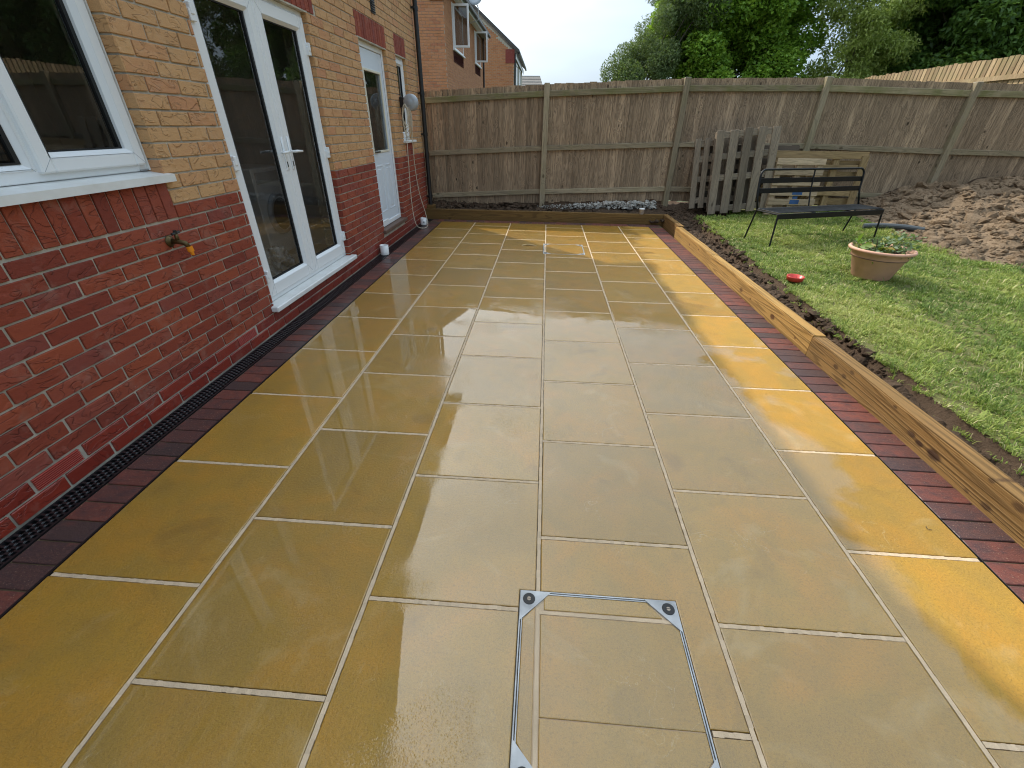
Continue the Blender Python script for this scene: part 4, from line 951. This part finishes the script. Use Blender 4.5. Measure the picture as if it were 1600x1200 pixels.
# side fence on the right, out of frame except in the window reflections
sf = empty('side_fence', (10.5, 4, .2), 'brown board fence turning down the right edge behind the soil heap', 'fence')
y = 7.5; k = 0
while y > -4.5:
    w_ = .105; o = inst('board', feather, sf, Vector((10.52, y, .15))-sf.location, (w_*1.12, 1.0, 1.92), (0, random.gauss(0, .003), -math.pi/2+random.gauss(0, .015))); y -= .098
for zz, mt in ((1.86, M_railtop), (1.08, M_rail), (.38, M_rail)): MB().box(10.455, 10.50, -4.5, 7.5, zz, zz+.08, .004).build('rail', M_post if 0 else mt, sf)
for yy in (5.3, 3.1, .9, -1.3, -3.5): MB().box(10.41, 10.50, yy-.045, yy+.045, .1, 2.08, .004).build('post', M_post, sf)

# taller neighbouring fence beyond on the right
def plane_pts(u, v, z):   # world point at height z through target-photo pixel
    d = AX*(u-800)/FPX-AY*(v-600)/FPX+AF; t = (z-CAM[2])/d[2]; return CAM+t*d
fa = plane_pts(1640, 79, 2.72); fb = plane_pts(1372, 118, 2.72)
nf = empty('tall_fence', (fa[0], fa[1], .4), 'taller tan board fence with slatted top rising behind the garden fence on the right', 'fence')
fa2 = Vector(fa); fb2 = Vector(fb); dd = (fb2-fa2); Lf = dd.length; uu = dd.normalized(); x_ = -1.2; ang = math.atan2(uu.y, uu.x)
bmesh2 = MB().box(-.5, .5, -.5, .5, 0, 1).mesh('board', M_fence2)
while x_ < Lf+.5:
    p_ = fa2+uu*x_; inst('board', bmesh2, nf, p_-Vector((0, 0, 1.9+random.uniform(-.015, .015)))-nf.location, (.092, .02, 1.9), (0, 0, ang)); x_ += .118
q = MB(); q.beam(fa2+Vector((0, 0, -.35))+Vector((uu.y, -uu.x, 0))*-.035, fb2+Vector((0, 0, -.35))+Vector((uu.y, -uu.x, 0))*-.035, .04, .08); q.build('rail', M_fence2, nf)

# ------------------------------------------------------------------ bench
bl, br = Vector((4.64, 4.86, .165)), Vector((6.38, 5.50, .185))
ub = (br-bl); wB = 1.70; angb = math.atan2(ub.y, ub.x)
bench = empty('bench', (bl.x, bl.y, .165), 'black metal garden bench with slatted back standing on the lawn', 'bench', rz=angb)
# local frame: x along width, y to the back, z up
SH = .405; SD = .37; BW = wB
def part(mb, name, mat=M_bench, par=bench, sm_=False): return mb.build(name, mat, par, sm_, True)
for sx, s in ((0.0, -1), (BW, 1)):
    part(MB().tube([(sx-s*.0-.015*-s, -.03, 0), (sx, .0, SH-.02)], .0105, 8), 'leg')
for sx in (0.0, BW):
    xs = sx
    part(MB().tube([(xs, SD+.06, -.0), (xs, SD-.02, SH-.01)], .0105, 8), 'leg')
# back loop
cor = .07; top = .84; pts = [(0, SD-.02, SH-.01)]
pts += [(0, SD+.05, SH+.18), (0, SD+.075, top-cor)]
for a in np.linspace(0, math.pi/2, 6)[1:]: pts.append((cor-cor*math.cos(a), SD+.075+.012*math.sin(a), top-cor+cor*math.sin(a)))
for a in np.linspace(0, math.pi/2, 6): pts.append((BW-cor+cor*math.sin(a), SD+.087-.012*(1-math.cos(a)), top-cor+cor*math.cos(a)))
pts += [(BW, SD+.05, SH+.18), (BW, SD-.02, SH-.01)]
part(MB().tube(pts, .0125, 10), 'back_frame', sm_=True)
for zc in (.715, .60):
    yb = SD+.05+(zc-SH-.18)*.2
    part(MB().box(.006, BW-.006, yb-.004, yb+.004, zc-.030, zc+.030, .002), 'back_slat')
part(MB().tube([(BW/2, SD-.0, SH), (BW/2, SD+.05, SH+.18), (BW/2, SD+.085, top)], .009, 8), 'back_strut')
part(MB().tube([(0, .0, SH-.02), (0, SD-.01, SH-.02)], .0105, 8), 'side_rail'); part(MB().tube([(BW, .0, SH-.02), (BW, SD-.01, SH-.02)], .0105, 8), 'side_rail')
part(MB().box(-.01, BW+.01, -.014, -.004, SH-.075, SH-.012, .003), 'front_apron'); 
for k in range(5):
    y0 = .008+k*.073; part(MB().box(-.004, BW+.004, y0, y0+.058, SH-.006, SH+.002, .002), 'seat_slat')
for xs in (BW/3, 2*BW/3): part(MB().box(xs-.01, xs+.01, 0, SD, SH-.020, SH-.008, .002), 'cross_bar')

# ------------------------------------------------------------------ pallets
def place(parent, loc, rz, tilt):
    parent.location = loc; parent.rotation_euler = (tilt, 0, rz)
def pallet(label, loc, rz, tilt, w_, h_, mats, kind, grp='wooden pallets leaning on the fence', **kw):
    """local: x across, z up, y towards the fence"""
    r0 = empty('pallet', loc, label, 'pallet', grp); place(r0, loc, rz, tilt); th = .1
    if kind == 'vertical':    # upright face boards on horizontal bearers
        n = kw.get('n', 5); bw = kw.get('bw', .10)
        for i in range(n):
            x_ = bw/2+(w_-bw)*i/(n-1); hh = h_+random.uniform(-.01, .01)
            MB().box(x_-bw/2+random.uniform(-.004, .004), x_+bw/2, -.002, .018, 0, hh, .002).build('board', mats['z'], r0, False, True)
        for zc in kw.get('bear', (.05, h_*.5, h_-.05)): MB().box(.005, w_-.005, .0185, .085, zc-.045, zc+.045, .003).build('bearer', mats['x'], r0, False, True)
        for i in range(n-1):
            x_ = bw/2+(w_-bw)*i/(n-1); MB().box(x_-bw/2+.03, x_+bw/2+.03, .0855, .104, 0, h_, .002).build('back_board', mats['z'], r0, False, True)
    else:                      # horizontal face boards on upright bearers with blocks
        zs = kw['zs']; bw = kw.get('bw', .09)
        for zc in zs: MB().box(0, w_, -.002, .018, zc-bw/2, zc+bw/2, .002).build('board', mats['x'], r0, False, True)
        for xc in kw.get('bear', (.05, w_/2, w_-.05)): MB().box(xc-.045, xc+.045, .0185, .09, 0, h_-.01, .003).build('bearer', mats['z'], r0, False, True)
        for zc in kw.get('back', (.1, h_*.5, h_-.1)): MB().box(0.005, w_-.005, .0905, .108, zc-.05, zc+.05, .002).build('back_board', mats['x'], r0, False, True)
    return r0
def side(o, a): o.rotation_euler.y = math.radians(a); return o
side(pallet('tall grey pallet with five upright boards, in front of the stack', (4.55, 7.02, .19), math.radians(2), math.radians(-3), .97, 1.22, M_grey, 'vertical', n=5, bw=.125, bear=(.08, .55, .86, 1.16)), -5.5)
side(pallet('weathered narrow-slatted pallet standing edge on at the left end of the stack', (4.30, 7.26, .24), math.radians(-4), math.radians(-4), .95, 1.05, M_grey, 'vertical', n=7, bw=.09, bear=(.12, .45, .75, .98)), -5.5)
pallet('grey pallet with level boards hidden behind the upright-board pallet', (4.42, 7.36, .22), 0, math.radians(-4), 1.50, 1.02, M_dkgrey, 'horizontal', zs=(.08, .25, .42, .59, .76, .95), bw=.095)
pa = pallet('small pale pallet with blue paint mark behind the left half of the bench', (5.46, 6.96, .22), math.radians(2), math.radians(-6), .76, .80, M_pale, 'horizontal', zs=(.05, .20, .34, .49, .64, .79), bw=.092, bear=(.06, .38, .70))
MB().box(.36, .52, -.0045, -.0025, .31, .375, .0008).box(.35, .50, -.0045, -.0025, .17, .235, .0008).build('paint_mark', M_blue, pa, False, True)
MB().box(.39, .47, .0160, .0184, .243, .29).build('paint_mark', M_blue, pa, False, True)
pb = pallet('wide tan pallet frame behind the right half of the bench', (5.42, 7.16, .30), math.radians(0), math.radians(-5), 1.50, .86, M_tanp, 'horizontal', zs=(.26, .80), bw=.105, bear=(.10, .70, 1.05), back=(.12, .30, .52, .68))
MB().box(1.40, 1.51, -.020, -.0035, -.02, .80, .003).build('stile', M_tanp['z'], pb, False, True)
MB().box(.02, 1.38, -.018, -.0035, .60, .66, .003).build('board', M_tanp['x'], pb, False, True)

# ------------------------------------------------------------------ terracotta pot, dish, hose, twig
pt = empty('terracotta_pot', (5.17, 3.72, .155), 'terracotta plant pot with a straggly leafy plant on the lawn before the bench', 'plant pot')
pt.scale = (.9, .9, .9)
prof = [(0, 0), (.175, 0), (.185, .01), (.245, .205), (.252, .210), (.262, .225), (.272, .285), (.305, .292), (.312, .308), (.303, .322), (.288, .322), (.272, .305), (.258, .26), (0, .25)]
MB().lathe(prof, 48).build('pot', M_terra, pt, True, True)
MB().lathe([(.2635, .222), (.2665, .226), (.2655, .231)], 48).build('groove_line', M_brown, pt, True, True)
MB().lathe([(.262, .262), (.15, .272), (0, .268)], 32).build('compost', M_soil, pt, True, True)
def leaves(n, fn, size, mat, name, parent, seed, asp=.6, fold=.25, droop=0, local=False):
    r_ = np.random.default_rng(seed); P = fn(r_, n); n = len(P); s_ = size*r_.uniform(.6, 1.3, n)
    d = r_.normal(size=(n, 3)); d[:, 2] = d[:, 2]*.6-droop; d /= np.linalg.norm(d, axis=1, keepdims=True)
    w_ = np.cross(d, r_.normal(size=(n, 3))+np.array([0, 0, 1.3])); w_ /= np.linalg.norm(w_, axis=1, keepdims=True); nn = np.cross(w_, d)
    a = P; l_ = d*s_[:, None]; ww = w_*(s_*asp*.5)[:, None]; up = nn*(s_*fold*.5)[:, None]
    V = np.stack([a, a+l_*.45+ww+up, a+l_, a+l_*.45-ww+up], 1).reshape(-1, 3); i = np.arange(n)*4
    F = np.stack([i, i+1, i+2, i, i+2, i+3], 1).reshape(-1)
    me = bpy.data.meshes.new(name); me.vertices.add(4*n); me.vertices.foreach_set('co', V.astype(np.float32).ravel()); me.loops.add(6*n); me.polygons.add(2*n)
    me.loops.foreach_set('vertex_index', F.astype(np.int32)); me.polygons.foreach_set('loop_start', (np.arange(2*n)*3).astype(np.int32)); me.update(calc_edges=True)
    me.materials.append(mat); ob = bpy.data.objects.new(name, me); col.objects.link(ob)
    if parent is not None:
        ob.parent = parent
        if not local: ob.location = -wloc(parent)
    return ob
def potfn(r_, n):
    a = r_.uniform(0, 6.28, n); rr = .27*np.sqrt(r_.uniform(0, 1, n)); x = rr*np.cos(a)+.02; y = rr*np.sin(a); z = .27+r_.uniform(0, 1, n)*(.05+.15*np.clip((x+.2)/.4, 0, 1)); return np.stack([x, y, z], 1)
leaves(520, potfn, .055, M_leafpot, 'foliage', pt, 5, .55, local=True)
leaves(26, lambda r_, n: np.stack([r_.uniform(-.2, -.02, n), r_.uniform(-.15, .15, n), r_.uniform(.28, .36, n)], 1), .12, mk_leaf('fresh and reddish leaves', (.09, .18, .02), (.16, .26, .03), (.35, .16, .05)), 'large_leaves', pt, 6, .6, local=True)
st_ = MB()
for k in range(16):
    a = random.uniform(0, 6.28); r1 = random.uniform(0, .12); r2 = random.uniform(.1, .25); st_.tube([(r1*math.cos(a), r1*math.sin(a), .26), (r2*math.cos(a)+.03, r2*math.sin(a), .26+random.uniform(.05, .18))], .0035, 5)
st_.build('stems', M_bark, pt, False, True)
ds = empty('dish', (4.28, 3.44, .162), 'small red plastic dish lying on the grass near the sleeper', 'dish')
MB().lathe([(0, .012), (.055, .012), (.062, .016), (.070, .050), (.078, .052), (.078, .046), (.070, .010), (0, .004)], 32).build('dish_rim', M_red_pl, ds, True, True)
# grey polythene sheet edge by the bench and a bit of hose
tag(MB().tube(smoothpath([(6.45, 6.0, .25), (6.65, 5.95, .27), (6.9, 5.85, .275), (7.1, 5.75, .26)], 30), .035, 10).build('pipe', simple('grey plastic pipe', (.07, .08, .085), .45)), 'grey plastic pipe lying on the soil at the right end of the bench', 'pipe')
tag(MB().tube(smoothpath([plane_pts(815, 384, .004), plane_pts(823, 382, .012), plane_pts(831, 383, .010), plane_pts(838, 384, .003)], 20), [.004]*2 if 0 else .010, 6).build('dry_leaf', simple('dry leaf', (.55, .40, .2), .8)), 'curled dry leaf lying on the far slabs left of the far metal frame', 'leaf')
w0 = plane_pts(1447, 822, .003); w1 = plane_pts(1449, 826, .004); w2 = plane_pts(1456, 828, .003)
tag(MB().tube(smoothpath([w0, w1, w2], 12), .0012, 5).build('twig', M_bark), 'tiny dark curled twig on the bright slab by the right border', 'twig')

# ------------------------------------------------------------------ neighbouring houses
def brick_face(mb, o_, u, wd, z0, z1, top=None, rot=0, bl_=.225, h_=.075):
    """real brick courses laid proud on a wall: o_ origin, u unit direction, normal n"""
    u = Vector(u); n = Vector((u.y, -u.x, 0)); k = 0; z = z0
    while z < z1:
        x_ = -(.1125 if k % 2 else 0)
        while x_ < wd:
            a = max(0, x_+.005); b = min(wd, x_+bl_-.005)
            if b-a > .03 and (top is None or z+h_ < min(top(a), top(b))):
                p = Vector(o_)+u*a; q = Vector(o_)+u*b; e = n*.012
                vs = [p+e+Vector((0, 0, z+.007)), q+e+Vector((0, 0, z+.005)), q+e+Vector((0, 0, z+h_-.005)), p+e+Vector((0, 0, z+h_-.005)), p+Vector((0, 0, z+.005)), q+Vector((0, 0, z+.005)), q+Vector((0, 0, z+h_-.005)), p+Vector((0, 0, z+h_-.005))]
                mb.add(vs, [(0, 1, 2, 3), (3, 2, 6, 7), (0, 4, 5, 1), (1, 5, 6, 2), (0, 3, 7, 4)])
            x_ += bl_
        z += h_; k += 1
# house 1
X1, Yn, Yf, E1 = -1.5, 15.69, 24.7, 4.95
n1_ = empty('house', (X1, 20, 0), 'orange brick house just beyond the fence with two open white casement windows', 'house', 'neighbouring brick houses')
MB().box(X1-7, X1, Yn, Yf, -.1, E1).add([(X1, Yn, E1), (X1-7, Yn, E1), (X1-3.5, Yn, E1+2.6), (X1, Yn+.2, E1), (X1-7, Yn+.2, E1), (X1-3.5, Yn+.2, E1+2.6)], [(0, 2, 1), (0, 3, 5, 2), (1, 2, 5, 4), (3, 4, 5)]).build('wall', M_mortar, n1_)
bf = MB(); brick_face(bf, (X1-2.6, Yn, 0), (1, 0, 0), 2.6, 1.5, 7.2, top=lambda a: E1+(2.6-a)*.74); bf.build('brick_courses', M_nbrick, n1_)['kind'] = 'stuff'
bf = MB(); brick_face(bf, (X1, Yn, 0), (0, 1, 0), Yf-Yn, 1.5, E1-.03); bf.build('brick_courses', M_nbrick, n1_)['kind'] = 'stuff'
MB().box(X1-.62, X1-.03, Yn-.045, Yn-.007, 4.72, 4.95).box(X1-.40, X1+.03, Yn-.055, Yn-.007, 4.60, 4.72).build('kneeler', M_nred, n1_)
MB().box(X1, X1+.26, Yn-.1, Yf, E1-.02, E1+.0).box(X1+.26, X1+.28, Yn-.1, Yf, E1-.05, E1+.12).build('fascia', M_upvc, n1_)
MB().tube([(X1+.34, Yn-.1, E1+.06), (X1+.34, Yf, E1+.06)], .06, 8).build('gutter', M_gutter, n1_)
MB().tube([(X1+.05, Yf-.15, 0), (X1+.05, Yf-.15, E1)], .04, 8).build('downpipe', M_black, n1_)
rr = MB(); rr.add([(X1+.36, Yn-.15, E1+.08), (X1+.36, Yf, E1+.08), (X1-3.5, Yf, E1+2.95), (X1-3.5, Yn-.15, E1+2.95), (X1+.36, Yn-.15, E1+.16), (X1+.36, Yf, E1+.16), (X1-3.5, Yf, E1+3.05), (X1-3.5, Yn-.15, E1+3.05)], [(0, 3, 2, 1), (4, 5, 6, 7), (0, 1, 5, 4), (1, 2, 6, 5), (2, 3, 7, 6), (3, 0, 4, 7)])
rr.add([(X1-7.3, Yn-.15, E1+.08), (X1-7.3, Yf, E1+.08), (X1-3.5, Yf, E1+2.95), (X1-3.5, Yn-.15, E1+2.95)], [(0, 1, 2, 3)]); rr.build('roof', M_tile, n1_)
def nwin(par, ya, yb, z0, z1, open_y):
    r_ = empty('window', (0, 0, 0), None, None); r_.parent = par; r_.location = Vector((X1, ya, z0))-par.location
    m = MB(); ring(m, X1+.0, X1+.03, ya, yb, z0, z1, .06, .004); m.build('frame', M_upvc, r_)
    MB().box(X1+.007, X1+.010, ya+.06, yb-.06, z0+.06, z1-.06).build('pane', M_glass, r_)
    m = MB(); w_ = .52; a, b = X1+.03, X1+.03+w_
    m.box(a, a+.055, open_y-.03, open_y+.03, z0+.03, z1-.03, .004); m.box(b-.055, b, open_y-.03, open_y+.03, z0+.03, z1-.03, .004); m.box(a+.05, b-.05, open_y-.029, open_y+.029, z0+.03, z0+.09, .004); m.box(a+.05, b-.05, open_y-.029, open_y+.029, z1-.09, z1-.03, .004); m.build('open_sash', M_upvc, r_)
    MB().box(a+.055, b-.055, open_y-.004, open_y+.004, z0+.09, z1-.09).build('sash_pane', mk_glass('grey pane', .55, 1.9), r_)
    MB().box(X1+.0, X1+.08, ya-.05, yb+.05, z0-.05, z0, .004).build('sill', M_upvc, r_)
    MB().box(X1+.008, X1+.012, ya, yb, z0-.36, z0-.055).build('apron_bricks', M_nred, r_)
    return r_
nwin(n1_, 16.9, 18.9, 3.62, 4.80, 17.0); nwin(n1_, 21.9, 23.6, 3.74, 4.84, 22.0)
# satellite dish
sdh = empty('satellite_dish', (-1.9, 19.9, 5.4), 'grey satellite dish on a pole at the roof edge of the nearest neighbouring house', 'satellite dish')
dpt = plane_pts(742, -4, 5.55)
sdh.location = dpt
MB().lathe([(0, .0), (.15, .02), (.26, .06), (.30, .085), (.30, .095), (.15, .03), (0, .01)], 24, (0, 0, 0), Matrix.Rotation(math.radians(70), 4, 'X')).build('reflector', M_reel, sdh, True, True)
MB().tube([(0, 0, -.05), (.12, 0, -.3), (.12, 0, -.65), (-.2, 0, -.75)], .018, 6).build('pole', M_steel, sdh, False, True)
# house 2
X2_, Y2_, E2 = -.36, 30, 5.12
n2_ = empty('house', (X2_, 33, 0), 'second brick house further back, gable end and dark verge towards the patio', 'house', 'neighbouring brick houses')
MB().box(X2_-7.6, X2_, Y2_, 39, -.1, E2).add([(X2_, Y2_, E2), (X2_-7.6, Y2_, E2), (X2_-3.8, Y2_, E2+2.93), (X2_, Y2_+.3, E2), (X2_-7.6, Y2_+.3, E2), (X2_-3.8, Y2_+.3, E2+2.93)], [(0, 2, 1), (0, 3, 5, 2), (1, 2, 5, 4), (3, 4, 5)]).build('wall', M_mortar, n2_)
bf = MB(); brick_face(bf, (X2_-3.4, Y2_, 0), (1, 0, 0), 3.4, 2.0, 7.9, top=lambda a: E2+(3.4-a)*.77); bf.build('brick_courses', M_nbrick, n2_)['kind'] = 'stuff'
MB().box(X2_-.5, X2_+.02, Y2_-.03, Y2_-.007, 4.55, 5.2).build('kneeler', M_nred, n2_)
rr = MB(); q_ = X2_-3.8
rr.add([(X2_+.3, Y2_-.12, E2-.1), (X2_+.3, 39.2, E2-.1), (q_, 39.2, E2+3.05), (q_, Y2_-.12, E2+3.05), (X2_+.3, Y2_-.12, E2+.06), (X2_+.3, 39.2, E2+.06), (q_, 39.2, E2+3.22), (q_, Y2_-.12, E2+3.22)], [(0, 3, 2, 1), (4, 5, 6, 7), (0, 1, 5, 4), (1, 2, 6, 5), (2, 3, 7, 6), (3, 0, 4, 7)]); rr.build('roof', M_tile, n2_)
MB().box(X2_+.10, X2_+.12, Y2_, 39, E2-.35, E2-.12).build('fascia', M_upvc, n2_)
MB().tube([(X2_+.06, Y2_+.05, 0), (X2_+.06, Y2_+.05, E2-.1)], .05, 8).build('downpipe', M_black, n2_)
MB().tube([(X2_+.28, Y2_, E2-.08), (X2_+.28, 39, E2-.08)], .06, 8).build('gutter', M_gutter, n2_)
for ya in (31.4, 34.6):
    MB().box(X2_, X2_+.03, ya, ya+1.6, 3.6, 4.7).build('window', M_glass, n2_); f_ = MB(); ring(f_, X2_, X2_+.05, ya, ya+1.6, 3.6, 4.7, .08, 0); f_.build('window_frame', M_upvc, n2_)
# house 3: little hipped roof
n3_ = empty('house', (-.4, 62, 0), 'small distant house roof with pale tile stripes above the fence line', 'house', 'neighbouring brick houses')
MB().box(-2.2, .85, 60, 66, 0, 5.0).build('wall', M_nbrick, n3_)
rr = MB(); rr.add([(-3.5, 59.7, 5.0), (1.15, 59.7, 5.0), (.55, 63, 6.6), (-3.5, 63, 6.6), (1.15, 66.3, 5.0), (-3.5, 66.3, 5.0)], [(0, 1, 2, 3), (1, 4, 2), (4, 5, 3, 2)]); rr.build('roof', simple('grey concrete tile', (.20, .18, .16), .8), n3_)
rr = MB()
for i in range(5):
    t_ = i/5; rr.beam((-3.5, 59.7+3.3*t_-.03, 5.03+1.6*t_), (1.15-.6*t_, 59.7+3.3*t_-.03, 5.03+1.6*t_), .05, .05)
rr.beam((-3.5, 63, 6.62), (.55, 63, 6.62), .1, .1).build('tile_course', simple('pale tile edge', (.48, .45, .40), .8), n3_)

# ------------------------------------------------------------------ trees
def blobs(cs, dens_noise=1.0, shell=.55):
    cs = np.array(cs, float); vol = cs[:, 3]*cs[:, 4]*cs[:, 5]; pr_ = vol**.67; pr_ /= pr_.sum()
    def fn(r_, n):
        k = r_.choice(len(cs), n, p=pr_); d = r_.normal(size=(n, 3)); d /= np.linalg.norm(d, axis=1, keepdims=True)
        rad = shell+(1-shell)*r_.uniform(0, 1, n)**.6; P = cs[k, :3]+d*rad[:, None]*cs[k, 3:6]
        # clumps: keep points where a 3d pattern is high
        q = P*1.7; f = np.sin(q[:, 0]*2.1+1.7*np.sin(q[:, 2]*1.3))*np.sin(q[:, 1]*1.9+1.3*np.sin(q[:, 0]))*np.sin(q[:, 2]*2.3+1.1*np.sin(q[:, 1]*1.7))
        return P[f*dens_noise > r_.uniform(-1.0, .35, n)]
    return fn
def tree(loc, label, cs, n, size, mat, seed, trunk_h, asp=.65, droop=.2, dn=1.0, shell=.55, grp='trees behind the garden fence'):
    t = empty('tree', loc, label, 'tree', grp)
    tm = MB(); x, y, z = loc; tm.tube([(x, y, -.1), (x+.05, y, trunk_h*.5), (x, y+.05, trunk_h)], [.13, .10, .05], 10)
    r_ = random.Random(seed)
    for k in range(9):
        c = cs[r_.randrange(len(cs))]; zs = trunk_h*r_.uniform(.35, .95); tm.tube([(x, y, zs), ((x+c[0])/2, (y+c[1])/2, (zs+c[2])/2+.2), (c[0], c[1], c[2]+.2)], [.05, .03, .01], 6)
    tm.build('trunk', M_bark, t)
    leaves(n, blobs(cs, dn, shell), size, mat, 'crown', t, seed, asp, .25, droop); return t
def mkblobs(n, cx, cy, z0, z1, rx, ry, rmin, rmax, seed, taper=0):
    r_ = random.Random(seed); out = []
    for i in range(n):
        z = r_.uniform(z0, z1); f = 1-taper*(z-z0)/(z1-z0); a = r_.uniform(0, 6.28); q = math.sqrt(r_.random()); s_ = r_.uniform(rmin, rmax)
        out.append((cx+q*rx*f*math.cos(a), cy+q*ry*f*math.sin(a), z, s_, s_, s_*.8))
    return out
# silhouettes about 25 m away
def slope_blobs(n, seed):
    r_ = random.Random(seed); out = []
    for i in range(n):
        z = r_.uniform(1.5, 6.6); left = 4.20+max(0, z-3.3)*.82; x = left+.45+abs(r_.gauss(0, 1.3)); q = r_.uniform(.40, .75); out.append((x, 24.3+r_.uniform(-1, 1), z, q, q, q*1.1))
    return out
tree((10.2, 25.0, 0), 'dense bright green broadleaf tree in the middle above the fence', mkblobs(210, 10.2, 25.4, 1.8, 8.3, 3.3, 2.4, .35, 1.0, 2, .05), 230000, .17, M_leaf, 11, 6.0, shell=.7)
tree((6.0, 24.3, 0), 'dark grey green conifer sloping down on the left of the bright tree', slope_blobs(60, 4), 110000, .13, M_leafc, 12, 3.0, .3, -.9)
tree((7.2, 27.0, 0), 'wispy pale tree rising behind the conifer at the left of the tree row', mkblobs(34, 7.6, 27.0, 4.0, 8.2, 1.2, 1.0, .4, .8, 6, .3), 34000, .13, M_leafc, 13, 5.5, .35, .3, 1.2)
tree((14.9, 23.5, 0), 'pale drooping birch like tree with sky showing through its leaves', mkblobs(44, 14.9, 23.5, 2.4, 8.0, 1.8, 1.4, .5, .95, 8), 46000, .14, M_leafp, 14, 6, .45, 1.0, 1.3, .3)
tree((21.0, 23.5, 0), 'dark heavy leaved tree overhanging the tall fence at the right', mkblobs(200, 21.2, 24.0, 3.4, 8.0, 5.1, 2.2, .4, 1.1, 10), 170000, .24, M_leafd, 15, 5.5, .5, .7)
# trees beyond the right side fence (reflected in the panes)
tree((13.5, 5.0, 0), 'leafy tree outside the right edge of the view, mirrored in the glazed doors', mkblobs(34, 13.8, 5.2, 2.0, 6.2, 1.6, 2.6, .6, 1.0, 20), 26000, .2, M_leafd, 21, 5)
tree((14.5, .5, 0), 'leafy tree outside the right edge of the view, mirrored in the near window', mkblobs(34, 14.5, .3, 2.0, 7.2, 1.6, 2.8, .6, 1.0, 22), 26000, .2, M_leafd, 22, 5)
